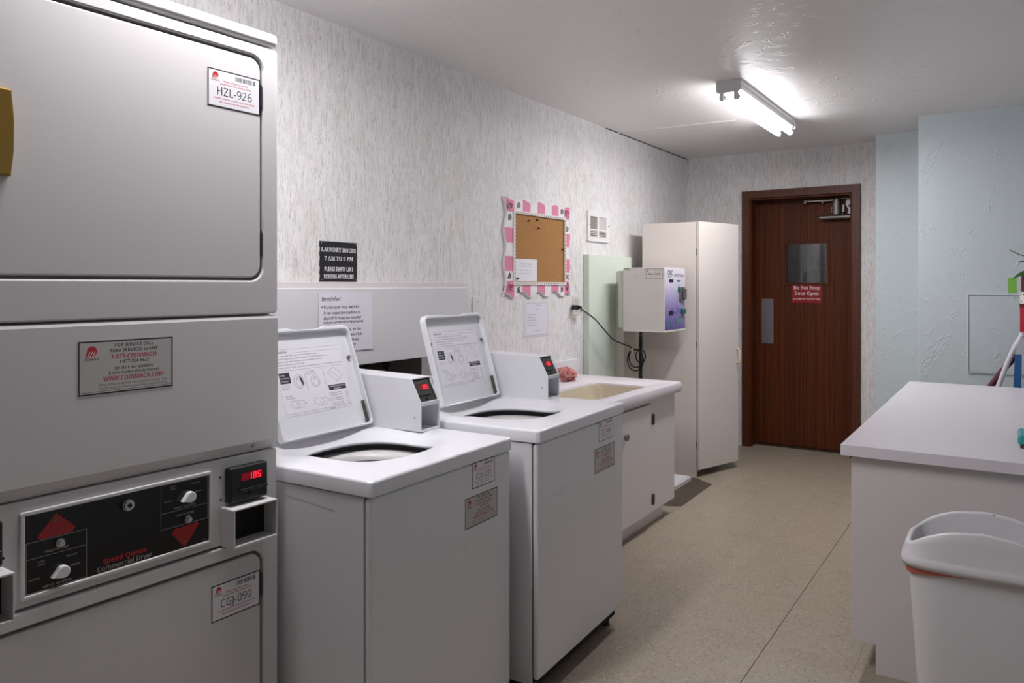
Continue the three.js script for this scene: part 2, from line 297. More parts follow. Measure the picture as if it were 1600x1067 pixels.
const serviceSticker = print(960, 520, (g, w, h) => {
  g.fillStyle = '#b9b4b2'; g.fillRect(0, 0, w, h); g.strokeStyle = '#141116'; g.lineWidth = 14; g.strokeRect(10, 10, w - 20, h - 20);
  emblem(g, 130, 100, 48); g.textAlign = 'center';
  const line = (t, y, s, c, b = 'bold ', mw = 560) => { g.fillStyle = c; g.font = `${b}${s}px sans-serif`; g.fillText(t, w * 0.57, y, mw); };
  line('FOR SERVICE CALL', 70, 46, '#1c1a20'); line('PARA SERVICIO LLAME', 122, 46, '#1c1a20'); line('1-877-COINMACH', 186, 60, '#a42338', 'bold ', 470); line('1-877-264-6622', 232, 44, '#1c1a20');
  line('Or visit our website', 292, 42, '#1c1a20'); line('O visite nuestro sitio de internet', 336, 42, '#1c1a20', 'bold ', 520); line('WWW.COINMACH.COM', 396, 60, '#a42338', 'bold ', 620);
  line('When calling, please have the machine ID number ready', 440, 30, '#3a363b', '', 700); line('Cuando llame, por favor tenga el numero de identificacion', 474, 30, '#3a363b', '', 700);
  g.strokeStyle = '#2a262b'; g.lineWidth = 3; g.beginPath(); g.moveTo(30, 490); g.lineTo(w - 30, 490); g.stroke();
}, 0.35);
function ledMaterial(bright) {                                   // red seven-segment digits behind dark red glass
  const c = canvas(256, 96, (g, w, h) => {
    g.fillStyle = '#000'; g.fillRect(0, 0, w, h); g.fillStyle = '#3a0007'; g.fillRect(4, 8, w - 8, h - 16); g.fillStyle = '#ff1b2c';
    const seg = { 1: 'bc', 8: 'abcdefg', 5: 'afgcd' };
    [...'185'].forEach((ch, i) => { const x = 82 + i * 56, a = 38, t = 9, y = 14, hh = 34; const r = { a: [x, y, a, t], b: [x + a - t, y, t, hh], c: [x + a - t, y + hh, t, hh], d: [x, y + 2 * hh - t, a, t], e: [x, y + hh, t, hh], f: [x, y, t, hh], g: [x, y + hh - t / 2, a, t] }; for (const s of seg[ch]) g.fillRect(...r[s]); });
  });
  const t = tex(c); return mat(0x000000, 0.25, { emissive: 0xffffff, emissiveMap: t, emissiveIntensity: bright });
}
const LED = ledMaterial(1.3);

// ---------------------------------------------------------------- stacked dryer (front plane z = 0, right front corner at the origin)
{
  const O = [0.78, 0, -1.3436], W = 0.81;
  const t = thing('stacked_dryer', 'tall white coin operated stacked dryer with black control panel and two doors', 'dryer', O, 88.7 * R);
  part('cabinet', box(-W, 0, 0.02, 1.952, -0.71, -0.03, 0.006), M.dryer, t);
  part('top_panel', box(-W - 0.002, 0.002, 1.9575, 1.9935, -0.715, 0.003, 0.013), M.dryer, t);
  const frame = (y0, y1, hy0, hy1) => { const s = rrPath(-W, 0, y0, y1, 0.01); s.holes.push(rrPath(-W + 0.0455, -0.0455, hy0, hy1, 0.036, THREE.Path)); return ext(s, -0.03, 0, 0.004, 10); };
  part('upper_front', frame(1.2675, 1.9515, 1.3525, 1.9235), M.dryer, t);
  part('lower_front', frame(0.03, 0.7005, 0.095, 0.6685), M.dryer, t);
  const doorShape = (y0, y1) => ext(rrPath(-W + 0.0525, -0.0525, y0, y1, 0.031), -0.022, -0.002, 0.004, 10);
  const ud = part('upper_door', doorShape(1.36, 1.916), M.dryer, t), ld = part('lower_door', doorShape(0.103, 0.661), M.dryer, t);
  for (const y of [1.822, 1.449]) part('hinge', [box(-0.0522, -0.0462, y - 0.032, y + 0.032, -0.02, -0.004, 0.001), rod(0.0034, 0.05, 'y', -0.049, y, -0.004, 10)], mat(0x2a2830, 0.4), ud);
  for (const y of [0.574, 0.2]) part('hinge', [box(-0.0522, -0.0462, y - 0.03, y + 0.03, -0.02, -0.004, 0.001), rod(0.0034, 0.05, 'y', -0.049, y, -0.004, 10)], mat(0x2a2830, 0.4), ld);
  part('sticker', box(-0.2045, -0.0545, 1.7725, 1.8645, -0.002, -0.0014, 0), idSticker('HZL-926'), ud, 'white identification sticker reading HZL-926');
  part('sticker', box(-0.194, -0.0555, 0.5265, 0.615, -0.002, -0.0014, 0), idSticker('CGJ-090'), ld, 'white identification sticker reading CGJ-090');
  // pull handle of the upper door: brass surround with a brown hollow
  const hs = poly([[-0.70, 1.553], [-0.635, 1.55], [-0.6295, 1.60], [-0.629, 1.66], [-0.634, 1.717], [-0.70, 1.721]]); hs.holes.push(quadPath(-0.695, -0.64, 1.562, 1.709));
  const hd = part('handle', ext(hs, -0.003, 0.012, 0.003), M.brass, ud, 'brass coloured pull handle');
  part('handle_recess', box(-0.697, -0.638, 1.56, 1.711, -0.003, 0.003, 0), M.bronze, hd, 'dark brown inside of the handle');
  // service panel between the doors, bent back at its foot
  const sp = part('service_panel', profile([[-0.03, 1.2635], [-0.006, 1.2635], [-0.001, 1.261], [0.001, 1.255], [0.001, 0.9445], [-0.012, 0.919], [-0.03, 0.919]], -W, 0, 0.0012), M.dryer, t);
  part('sticker', box(-0.5065, -0.2955, 1.109, 1.2235, 0.001, 0.0017, 0), serviceSticker, sp, 'grey service sticker with red and black lettering');
  parts('screw', [rod(0.005, 0.004, 'z', -0.073, 0.9345, -0.003, 14)], M.steel, sp);
  // control fascia
  const fa = part('control_fascia', box(-W, 0, 0.7055, 0.9165, -0.03, -0.004, 0.004), M.dryer, t);
  const trim = rrPath(-0.6155, -0.1944, 0.7205, 0.895, 0.006); trim.holes.push(quadPath(-0.6065, -0.2005, 0.729, 0.8865));
  const cp = part('control_panel', ext(trim, -0.005, 0.002, 0.002), M.dryer, t, 'black control panel in a raised white rim');
  part('face_plate', box(-0.607, -0.2, 0.7285, 0.887, -0.005, -0.0025, 0), print(1628, 634, (g, w, h) => {
    const X = (x) => (x + 0.607) / 0.407 * w, Y = (y) => (0.887 - y) / 0.1585 * h;
    g.fillStyle = '#0a090b'; g.fillRect(0, 0, w, h); g.strokeStyle = '#8d8a8a'; g.lineWidth = 5;
    const rc = (x0, x1, y0, y1, ym) => { g.strokeRect(X(x0), Y(y1), X(x1) - X(x0), Y(y0) - Y(y1)); g.beginPath(); g.moveTo(X(x0), Y(ym)); g.lineTo(X(x1), Y(ym)); g.stroke(); };
    rc(-0.603, -0.487, 0.731, 0.831, 0.7985); rc(-0.322, -0.203, 0.784, 0.8845, 0.82);
    g.fillStyle = '#9c1a1e'; const tri = (a) => { g.beginPath(); a.forEach(([x, y], i) => (i ? g.lineTo(X(x), Y(y)) : g.moveTo(X(x), Y(y)))); g.fill(); };
    tri([[-0.547, 0.8795], [-0.509, 0.8425], [-0.515, 0.8335], [-0.574, 0.8325], [-0.584, 0.838]]); tri([[-0.2628, 0.7295], [-0.2965, 0.7700], [-0.288, 0.778], [-0.231, 0.781], [-0.2265, 0.7765]]);
    g.fillStyle = '#6c675c'; g.beginPath(); g.arc(X(-0.547), Y(0.8645), 13, 0, 7); g.arc(X(-0.2628), Y(0.7435), 13, 0, 7); g.fill();
    g.textAlign = 'center'; g.fillStyle = '#96928f'; const tx = (s, x, y, px) => { g.font = `bold ${px}px sans-serif`; g.fillText(s, X(x), Y(y)); };
    tx('PUSH TO START', -0.545, 0.8035, 26); tx('PUSH TO START', -0.2625, 0.8055, 26); tx('FABRIC SELECTOR', -0.545, 0.7345, 26); tx('FABRIC SELECTOR', -0.2625, 0.8235, 26);
    for (const [cx, cy] of [[-0.545, 0.762], [-0.2625, 0.851]]) { tx('PERM', cx - 0.03, cy + 0.025, 19); tx('PRESS', cx - 0.03, cy + 0.019, 19); tx('DELICATE', cx + 0.028, cy + 0.022, 19); tx('NORMAL', cx + 0.035, cy + 0.001, 19); tx('NO HEAT', cx - 0.042, cy - 0.007, 19); }
    g.font = 'bold 62px sans-serif'; g.fillStyle = '#a01a20'; g.fillText('Speed Queen', X(-0.4045), Y(0.7465), 420); g.lineWidth = 3; g.strokeStyle = '#a01a20'; g.strokeText('Speed Queen', X(-0.4045), Y(0.7465), 420);
    g.font = '60px sans-serif'; g.fillStyle = '#a9a5a2'; g.fillText('Commercial Dryer', X(-0.404), Y(0.7325), 590);
    tx('512345', -0.213, 0.7335, 12);
  }, 0.22), cp, 'black face plate with red arrows and lettering');
  const knob = (x, y) => { const s = new THREE.Shape(); s.absarc(0, 0, 0.0125, -Math.PI * 0.62, Math.PI * 0.62); s.lineTo(-0.023, 0); s.closePath(); part('knob', ext(s, 0, 0.014, 0.002, 12).rotateZ(0.32).translate(x, y, -0.0025), M.plasticWhite, cp, 'white pointer knob'); };
  knob(-0.5375, 0.7595); knob(-0.2535, 0.8465);
  for (const [x, y] of [[-0.5422, 0.8185], [-0.2592, 0.7955]]) part('button', [rod(0.0085, 0.008, 'z', x, y, 0.001, 20), rod(0.006, 0.013, 'z', x, y, 0.006, 20)], M.chrome, cp, 'chrome push button');
  part('lock', [rod(0.0125, 0.010, 'z', -0.4021, 0.8622, 0.002, 24), rod(0.0115, 0.006, 'z', -0.4021, 0.8622, 0.009, 24, 0.0105)], M.chrome, cp, 'round chrome key lock');
  part('keyhole', [rod(0.0048, 0.002, 'z', -0.4021, 0.8622, 0.0125, 16)], M.dark, cp);
  // coin meters and coin trays, one pair per drum
  for (const dx of [0, -1]) {
    const mx = (x0, x1) => (dx ? [-W - x1, -W - x0] : [x0, x1]), [a, b] = mx(-0.1575, -0.0465), [c, e] = mx(-0.1665, -0.0375);
    const cm = part('coin_meter', box(a, b, 0.8065, 0.8945, -0.004, 0.021, 0.006), M.black, t, 'black coin meter with red figures');
    part('display', box(a + 0.032, b - 0.017, 0.856, 0.878, 0.021, 0.0216, 0), LED, cm, 'red lit figures 185');
    part('coin_lip', [box(a + 0.026, b - 0.004, 0.8325, 0.839, 0.02, 0.026, 0.002), rod(0.006, 0.003, 'z', (a + b) / 2 + 0.004, 0.823, 0.022, 16)], mat(0x141415, 0.3), cm);
    const fr = rrPath(c, e, 0.704, 0.80, 0.003); fr.holes.push(quadPath(c + 0.005, e - 0.004, 0.711, 0.7955));
    const ct = part('coin_tray', ext(fr, -0.004, 0.047, 0.0012), M.dryer, t, 'square white coin return tray');
    part('tray_back', box(c + 0.004, e - 0.003, 0.71, 0.797, -0.0035, -0.0015, 0), M.dark, ct);
  }
  parts('screw_hole', [[-0.1683, 0.873], [-0.1667, 0.818], [-0.648, 0.8705], [-0.6435, 0.8151]].map(([x, y]) => rod(0.0028, 0.002, 'z', x, y, -0.0038, 12)), M.dark, fa);
}

// ---------------------------------------------------------------- washers (front plane z = 0, left front corner at the origin)
const lidPrint = print(900, 820, (g, w, h) => {
  g.fillStyle = '#e0dde4'; g.fillRect(0, 0, w, h); g.strokeStyle = '#77737c'; g.lineWidth = 3;
  const ln = (x0, y0, x1, y1) => { g.beginPath(); g.moveTo(x0, y0); g.lineTo(x1, y1); g.stroke(); };
  g.fillStyle = '#37333b'; g.font = 'bold 34px sans-serif'; g.fillText('WARNING', 20, 62); ln(10, 18, 880, 18); ln(200, 66, 880, 66);
  g.font = '24px sans-serif'; ['To reduce the risk of fire, electric shock or injury', 'Read all instructions before using the washer and keep away', 'Do not wash items that have been cleaned in solvents', 'Never reach into a moving tub', 'Close the lid to start. Lid locks may hold while the tub is spinning and turning'].forEach((s, i) => g.fillText('• ' + s, 30, 104 + i * 36));
  ln(10, 276, 880, 276); g.fillStyle = '#2b2830'; g.fillRect(20, 300, 130, 130); g.fillRect(610, 520, 240, 66); g.fillStyle = '#cfccd4'; g.font = 'bold 24px sans-serif'; ['LOAD', 'CLOTHES', 'LOOSELY'].forEach((s, i) => g.fillText(s, 28, 338 + i * 36, 116)); g.fillText('DO NOT OVERLOAD', 622, 548, 216); g.fillText('WASHER', 680, 578, 140);
  g.fillStyle = '#55515a'; g.font = '22px sans-serif'; ['Measure', 'detergent'].forEach((s, i) => g.fillText(s, 24, 468 + i * 28)); ['Add clothes', 'then close lid'].forEach((s, i) => g.fillText(s, 360, 320 + i * 28)); ['Set cycle', 'insert coins'].forEach((s, i) => g.fillText(s, 40, 592 + i * 28));
  g.strokeStyle = '#5f5b64'; g.lineWidth = 3;
  const tub = (x, y, s) => { g.beginPath(); g.ellipse(x, y, 62 * s, 84 * s, 0, 0, 7); g.stroke(); g.beginPath(); g.ellipse(x, y + 10, 38 * s, 56 * s, 0.2, 0, 7); g.stroke(); g.beginPath(); g.arc(x, y - 40 * s, 20 * s, 0, 7); g.stroke(); };
  tub(250, 420, 1); tub(460, 440, 0.9); g.fillStyle = '#1d1b20'; g.beginPath(); g.moveTo(270, 350); g.quadraticCurveTo(320, 420, 290, 480); g.quadraticCurveTo(262, 420, 270, 350); g.fill();
  g.beginPath(); g.moveTo(640, 360); g.lineTo(740, 300); g.lineTo(850, 400); g.lineTo(750, 480); g.closePath(); g.stroke(); ln(700, 350, 780, 430); ln(340, 300, 340, 540); ln(590, 300, 590, 540);
  for (const [x, y] of [[170, 690], [470, 700]]) { g.beginPath(); for (let k = 0; k < 9; k++) g.lineTo(x + Math.cos(k * 0.8) * (70 + (k % 3) * 22), y + Math.sin(k * 0.8) * (44 + (k % 2) * 16)); g.closePath(); g.stroke(); g.beginPath(); g.arc(x + 10, y, 22, 0, 7); g.stroke(); }
  for (let k = 0; k < 3; k++) { g.fillText('Use cold water', 620, 630 + k * 62, 160); g.fillText('for bright loads', 620, 656 + k * 62, 160); g.beginPath(); g.arc(840, 640 + k * 60, 20, 0, 7); g.stroke(); }
  ln(600, 610, 600, 770); ln(10, 796, 880, 790); g.font = 'bold 20px sans-serif'; g.fillText('201538', 560, 816);
}, 0.4);
function makeWasher(w, h, O, deg, lean, code, label) {
  const t = thing('washing_machine', label, 'washer', O, deg * R, 'top loading washing machines'), D = 0.69;
  part('side_panel', box(0.004, 0.012, 0.055, h - 0.0435, -D + 0.004, -0.0235, 0.003), M.enamel, t); part('side_panel', box(w - 0.012, w - 0.004, 0.055, h - 0.0435, -D + 0.004, -0.0235, 0.003), M.enamel, t);
  part('back_panel', box(0.012, w - 0.012, 0.055, h - 0.0435, -D + 0.004, -D + 0.012, 0.002), M.enamel, t);
  const fp = part('front_panel', box(0.003, w - 0.003, 0.075, h - 0.0435, -0.0215, 0.0, 0.010), M.enamel, t);
  part('base_rail', [box(0.012, w - 0.012, 0.03, 0.056, -D + 0.02, -0.03, 0.003)], M.gap, t);
  for (const [x, z] of [[0.05, -0.06], [w - 0.05, -0.06], [0.05, -D + 0.06], [w - 0.05, -D + 0.06]]) part('foot', [rod(0.02, 0.018, 'y', x, 0.009, z, 16), rod(0.008, 0.03, 'y', x, 0.03, z, 10)], M.black, t);
  // porcelain top: rounded slab with a dished opening
  const X0 = 0, X1 = w, Z0 = -D, Z1 = 0.005, cx = 0.322, cz = -0.288, ra = 0.18, rb = 0.172, N = 96, T = 0.041, er = 0.006, K = 12;
  const pos = [], idx = []; const rows = [];
  const rim = (a) => { const c = Math.cos(a), s = Math.sin(a), p = 2 / 2.6; return [cx + ra * Math.sign(c) * Math.abs(c) ** p, cz + rb * Math.sign(s) * Math.abs(s) ** p]; };
  const drop = (a) => { const k = Math.max(0, Math.min(1, 0.5 + 0.9 * Math.cos(a + Math.PI * 0.3))); return 0.003 + 0.02 * k * k * (3 - 2 * k); };          // deepest towards the back right
  const outer = (a, inset) => {                                  // point of the rounded rectangle in direction a from the opening centre
    const x0 = X0 + inset, x1 = X1 - inset, z0 = Z0 + inset, z1 = Z1 - inset, c = Math.cos(a), s = Math.sin(a);
    const k = Math.min(c > 0 ? (x1 - cx) / c : c < 0 ? (x0 - cx) / c : 9, s > 0 ? (z1 - cz) / s : s < 0 ? (z0 - cz) / s : 9);
    let x = cx + c * k, z = cz + s * k; const r = 0.012;         // round the plan corners
    const qx = x < x0 + r ? x0 + r : x > x1 - r ? x1 - r : x, qz = z < z0 + r ? z0 + r : z > z1 - r ? z1 - r : z, dx = x - qx, dz = z - qz, l = Math.hypot(dx, dz);
    if (dx && dz && l > r) { x = qx + dx / l * r; z = qz + dz / l * r; }
    return [x, z];
  };
  const angles = []; for (let i = 0; i < N; i++) angles.push(i / N * 2 * Math.PI);
  for (const [px, pz] of [[X0, Z0], [X1, Z0], [X0, Z1], [X1, Z1]]) for (const o of [-0.03, -0.015, -0.005, 0, 0.005, 0.015, 0.03]) angles.push((Math.atan2(pz - cz, px - cx) + o + 2 * Math.PI) % (2 * Math.PI));
  angles.sort((a, b) => a - b);
  const ring = (fn) => { const r = []; angles.forEach((a) => { r.push(pos.length / 3); pos.push(...fn(a)); }); rows.push(r); };
  ring((a) => { const [x, z] = rim(a); return [x + (x - cx) * 0.06, h - drop(a) - 0.013, z + (z - cz) * 0.05]; });
  ring((a) => { const [x, z] = rim(a); return [x + (x - cx) * 0.0, h - drop(a) - 0.008, z]; });
  ring((a) => { const [x, z] = rim(a); return [x, h - drop(a) - 0.004, z]; });
  ring((a) => { const [x, z] = rim(a); return [x + (x - cx) * 0.025, h - drop(a), z + (z - cz) * 0.025]; });
  for (let k = 1; k <= K; k++) ring((a) => {
    const [x, z] = rim(a), [ox, oz] = outer(a, er), f = k / K, x0 = x + (x - cx) * 0.025, z0 = z + (z - cz) * 0.025, px = x0 + (ox - x0) * f, pz = z0 + (oz - z0) * f;
    const far = Math.hypot(px - x0, pz - z0), q = Math.max(0, 1 - far / 0.085); return [px, h - drop(a) * q * q * (3 - 2 * q), pz];
  });
  for (let k = 1; k <= 3; k++) { const b = k / 3 * Math.PI / 2; ring((a) => { const [x, z] = outer(a, er * (1 - Math.sin(b))); return [x, h - er * (1 - Math.cos(b)), z]; }); }
  ring((a) => { const [x, z] = outer(a, 0); return [x, h - T + 0.002, z]; });
  ring((a) => { const [x, z] = outer(a, 0.002); return [x, h - T, z]; });
  ring((a) => { const [x, z] = outer(a, 0.03); return [x, h - T, z]; });
  const n = angles.length;
  for (let j = 0; j + 1 < rows.length; j++) for (let i = 0; i < n; i++) { const a = rows[j][i], b = rows[j][(i + 1) % n], c = rows[j + 1][i], d = rows[j + 1][(i + 1) % n]; idx.push(a, b, c, b, d, c); }
  const tg = new THREE.BufferGeometry(); tg.setAttribute('position', new THREE.Float32BufferAttribute(pos, 3)); tg.setIndex(idx); tg.computeVertexNormals();
  // winding: make the top face up
  const mid = tg.attributes.normal.getY(rows[8][10]); if (mid < 0) { for (let i = 0; i < idx.length; i += 3) { const q = idx[i]; idx[i] = idx[i + 1]; idx[i + 1] = q; } tg.setIndex(idx); tg.computeVertexNormals(); }
  const tg2 = toCreasedNormals(tg, 0.7); tg2.setAttribute('uv', new THREE.Float32BufferAttribute(new Float32Array(tg2.attributes.position.count * 2), 2));
  const top = part('top', tg2, M.enamel, t);
  part('rear_ledge', box(0.004, w - 0.115, h - 0.01, h + 0.1, -D, -D + 0.05, 0.006), M.enamel, t);
  // tub: balance ring, dark gap, inner basket
  const tub = part('tub', lathe([[0.232, h - 0.1], [0.226, h - 0.066], [0.214, h - 0.056], [0.2, h - 0.055], [0.178, h - 0.059], [0.166, h - 0.066], [0.162, h - 0.08]], 64).translate(cx, 0, cz), M.tubWhite, t, 'pale ring of the wash tub');
  part('basket', lathe([[0.0, h - 0.45], [0.14, h - 0.45], [0.15, h - 0.43], [0.16, h - 0.13], [0.166, h - 0.096], [0.174, h - 0.089], [0.182, h - 0.095]], 64).translate(cx, 0, cz), mat(0xc4c2be, 0.35), tub);
  part('tub_well', lathe([[0.25, h - 0.0435], [0.252, h - 0.5], [0, h - 0.5]], 40).translate(cx, 0, cz), mat(0x8f8f92, 0.5), tub, 'grey outer tub');
  part('agitator', lathe([[0, h - 0.24], [0.028, h - 0.24], [0.034, h - 0.26], [0.04, h - 0.3], [0.07, h - 0.42], [0.13, h - 0.447]], 32).translate(cx, 0, cz), mat(0xd0d2d6, 0.4), tub);
  // lid, opened back: shallow pan with rolled rim, seen from its underside
  const lid = part('lid', (() => {
    const LW = 0.395, LH = 0.352, outl = new THREE.Shape(); const r = 0.028;
    const q = 0.012; outl.moveTo(q, 0); outl.lineTo(LW - q, 0); outl.absarc(LW - q, q, q, -Math.PI / 2, 0); outl.lineTo(LW, LH - r); outl.absarc(LW - r, LH - r, r, 0, Math.PI / 2);
    outl.lineTo(LW * 0.72, LH); outl.bezierCurveTo(LW * 0.66, LH, LW * 0.66, LH - 0.007, LW * 0.6, LH - 0.007); outl.lineTo(LW * 0.4, LH - 0.007); outl.bezierCurveTo(LW * 0.34, LH - 0.007, LW * 0.34, LH, LW * 0.28, LH);
    outl.lineTo(r, LH); outl.absarc(r, LH - r, r, Math.PI / 2, Math.PI); outl.lineTo(0, q); outl.absarc(q, q, q, Math.PI, Math.PI * 1.5);
    const lip = outl.clone(); lip.holes.push(rrPath(0.006, LW - 0.006, 0.006, LH - 0.013, 0.02, THREE.Path));
    return [ext(outl, -0.006, 0.0, 0.002, 8), ext(lip, -0.002, 0.02, 0.003, 8)];
  })(), M.enamel, t, 'open white lid leaning back');
  lid.position.set(0.162, h + 0.008, -0.5); lid.rotation.x = -lean * R;
  part('instruction_label', box(0.052, 0.345, 0.075, 0.292, 0, 0.0006, 0), lidPrint, lid, 'printed instructions with small drawings');
  parts('bumper', [rod(0.0065, 0.008, 'z', 0.022, 0.24, 0.004, 14), rod(0.0065, 0.008, 'z', 0.373, 0.24, 0.004, 14)], mat(0x77757a, 0.6), lid, 'grey rubber bumper');
  part('hinge', [box(0.379, 0.3835, 0.012, 0.085, 0.0, 0.012, 0.001), rod(0.005, 0.012, 'x', 0.379, 0.018, 0.008, 12)], mat(0x5a5752, 0.4, { metalness: 0.6 }), lid, 'dark metal hinge');
  // coin box beside the lid
  const bx0 = w - 0.095, bx1 = w + 0.005, zb = -D + 0.02, side = [[zb, h], [-0.288, h], [-0.288, h + 0.096], [-0.329, h + 0.172], [zb, h + 0.18]];
  const cb = part('coin_box', [profile(side, bx0, bx0 + 0.0025, 0.0008), profile(side, bx1 - 0.0025, bx1, 0.0008), profile([[zb, h], [-0.36, h], [-0.36, h + 0.163], [-0.34, h + 0.1715], [zb, h + 0.179]], bx0 + 0.001, bx1 - 0.001, 0.001), profile([[-0.37, h + 0.168], [-0.37, h + 0.172], [-0.327, h + 0.172], [-0.327, h + 0.169]], bx0 + 0.001, bx1 - 0.001, 0.0005), box(bx0 + 0.001, bx1 - 0.001, h + 0.083, h + 0.0965, -0.362, -0.288, 0.001), box(bx0 + 0.001, bx1 - 0.001, h, h + 0.006, -0.37, -0.284, 0.001)], M.enamel, t, 'white coin box with slanted black meter');
  const sl = Math.atan2(0.041, 0.076), cm = part('coin_meter', box(0, 0.093, 0, 0.086, -0.02, 0, 0.002), M.black, cb, 'black meter with red figures');
  cm.position.set(bx0 + 0.0035, h + 0.092, -0.2915); cm.rotation.x = -sl;
  part('display', box(0.02, 0.074, 0.044, 0.067, 0, 0.0006, 0), LED, cm, 'red lit figures 185');
  part('coin_lip', [box(0.012, 0.07, 0.026, 0.031, -0.002, 0.004, 0.001), rod(0.004, 0.003, 'z', 0.045, 0.016, 0.001, 12)], mat(0x1c1c1d, 0.3), cm);
  part('coin_slide', [box(bx0 + 0.012, bx0 + 0.04, h + 0.006, h + 0.018, -0.359, -0.34, 0.002), box(bx0 + 0.018, bx0 + 0.05, h + 0.006, h + 0.012, -0.34, -0.32, 0.002), rod(0.007, 0.02, 'z', bx0 + 0.025, h + 0.028, -0.352, 12)], M.steel, cb);
  parts('screw', [rod(0.0025, 0.001, 'x', bx0 - 0.0003, h + 0.045, -0.315, 10), rod(0.003, 0.001, 'x', bx0 - 0.0003, h + 0.165, -0.57, 10)], M.steel, cb);
  const scuff = mat(0xa9a8ad, 0.6), sl2 = (pts) => part('scuff', tube(pts, 0.0006, 12, false, 4), scuff, fp, 'thin grey scuff mark');
  if (code[0] === 'C') { sl2([[0.40, h - 0.28, 0], [0.41, h - 0.276, 0], [0.425, h - 0.268, 0]]); part('scuff', tube([[0.004, h - 0.075, -0.30], [0.004, h - 0.083, -0.2], [0.004, h - 0.09, -0.12]], 0.0007, 12, false, 4), scuff, fp, 'thin grey scuff mark'); } else sl2([[0.11, h - 0.232, 0], [0.16, h - 0.23, 0], [0.22, h - 0.215, 0]]);
  const s = w / 0.655;
  part('sticker', box(0.438 * s, 0.559 * s, h - 0.119, h - 0.0405 - 0.002, 0, 0.0006, 0), idSticker(code), fp, `white identification sticker reading ${code}`);
  part('sticker', box(0.402 * s, 0.573 * s, h - 0.23, h - 0.1395, 0, 0.0006, 0), serviceSticker, fp, 'grey service sticker with red and black lettering');
  return t;
}
makeWasher(0.662, 0.859, [1.068, 0, -1.383], 91.6, 20, 'CDL-331', 'white top loading washing machine with sticker CDL-331 beside the stacked dryer');
makeWasher(0.705, 0.876, [1.118, 0, -2.093], 92.4, 16, 'ZZZ-066', 'white top loading washing machine with sticker ZZZ-066 beside the sink cabinet');

// ---------------------------------------------------------------- white cover box on the wall above the washers and what shows below it
{
  const t = thing('wall_cover_box', 'long white cover box on the papered wall behind the washers', 'cover', [0, 1.012, -3.085]);
  part('backing', box(0, 0.10, 0, 0.342, 0, 1.65, 0.003), M.laminate, t);
  part('front_cover', box(0.10, 0.122, -0.002, 0.318, 0.028, 1.65, 0.004), M.plasticWhite, t);
}
single('gap_shade_board', box(0.002, 0.016, 0.2, 1.008, -2.84, -1.4, 0.002), mat(0x3b352b, 0.85), 'dark brown sheet added for the shade in the gap below the white cover box', 'board');  // shade of the recess behind the washers, put in as a dark sheet
for (const [z, c, l] of [[-2.43, 0x3a352d, 'dark brown rubber water hose hanging below the white cover box'], [-2.56, 0x161615, 'black rubber water hose hanging below the white cover box']]) {
  const t = thing('water_hose', l, 'hose', [0.05, 0.6, z], 0, 'water hoses behind the washers');
  part('hose', tube([[0, 0.405, 0], [0.01, 0.33, 0], [0.05, 0.24, -0.03], [0.15, 0.16, -0.05], [0.25, 0.12, -0.05]], 0.011, 30), mat(c, 0.6), t); part('coupling', rod(0.017, 0.03, 'y', 0, 0.39, 0, 12), M.gap, t);
}

// ---------------------------------------------------------------- notices and fittings on the left wall (local x runs along the wall away from the camera)
const onWall = (y, z, x = 0) => [x, y, z];
{
  const w = 0.213, h = 0.168, t = thing('hours_sign', 'black laundry hours sign with white lettering above the white cover box', 'sign', onWall(1.3555, -2.207), Math.PI / 2);
  part('plate', box(0, w, 0, h, 0, 0.004, 0), print(852, 672, (g, W, H) => {
    g.fillStyle = '#1d1a1f'; g.fillRect(0, 0, W, H); g.fillStyle = '#f0eef0'; g.textAlign = 'center';
    g.font = 'bold 96px serif'; g.fillText('LAUNDRY HOURS', W / 2, 172, 800); g.fillText('7 AM TO 9 PM', W / 2, 316, 680);
    g.save(); g.scale(0.72, 1); g.font = 'bold 98px sans-serif'; g.fillText('PLEASE EMPTY LINT', W / 2 / 0.72, 494, 680 / 0.72); g.fillText('SCREENS AFTER USE!', W / 2 / 0.72, 618, 740 / 0.72); g.restore();
  }, 0.35), t);
  parts('screw', [[0.008, 0.008], [w - 0.008, 0.008], [0.008, h - 0.008], [w - 0.008, h - 0.008]].map(([x, y]) => rod(0.003, 0.002, 'z', x, y, 0.0045, 12)), M.chrome, t);
}
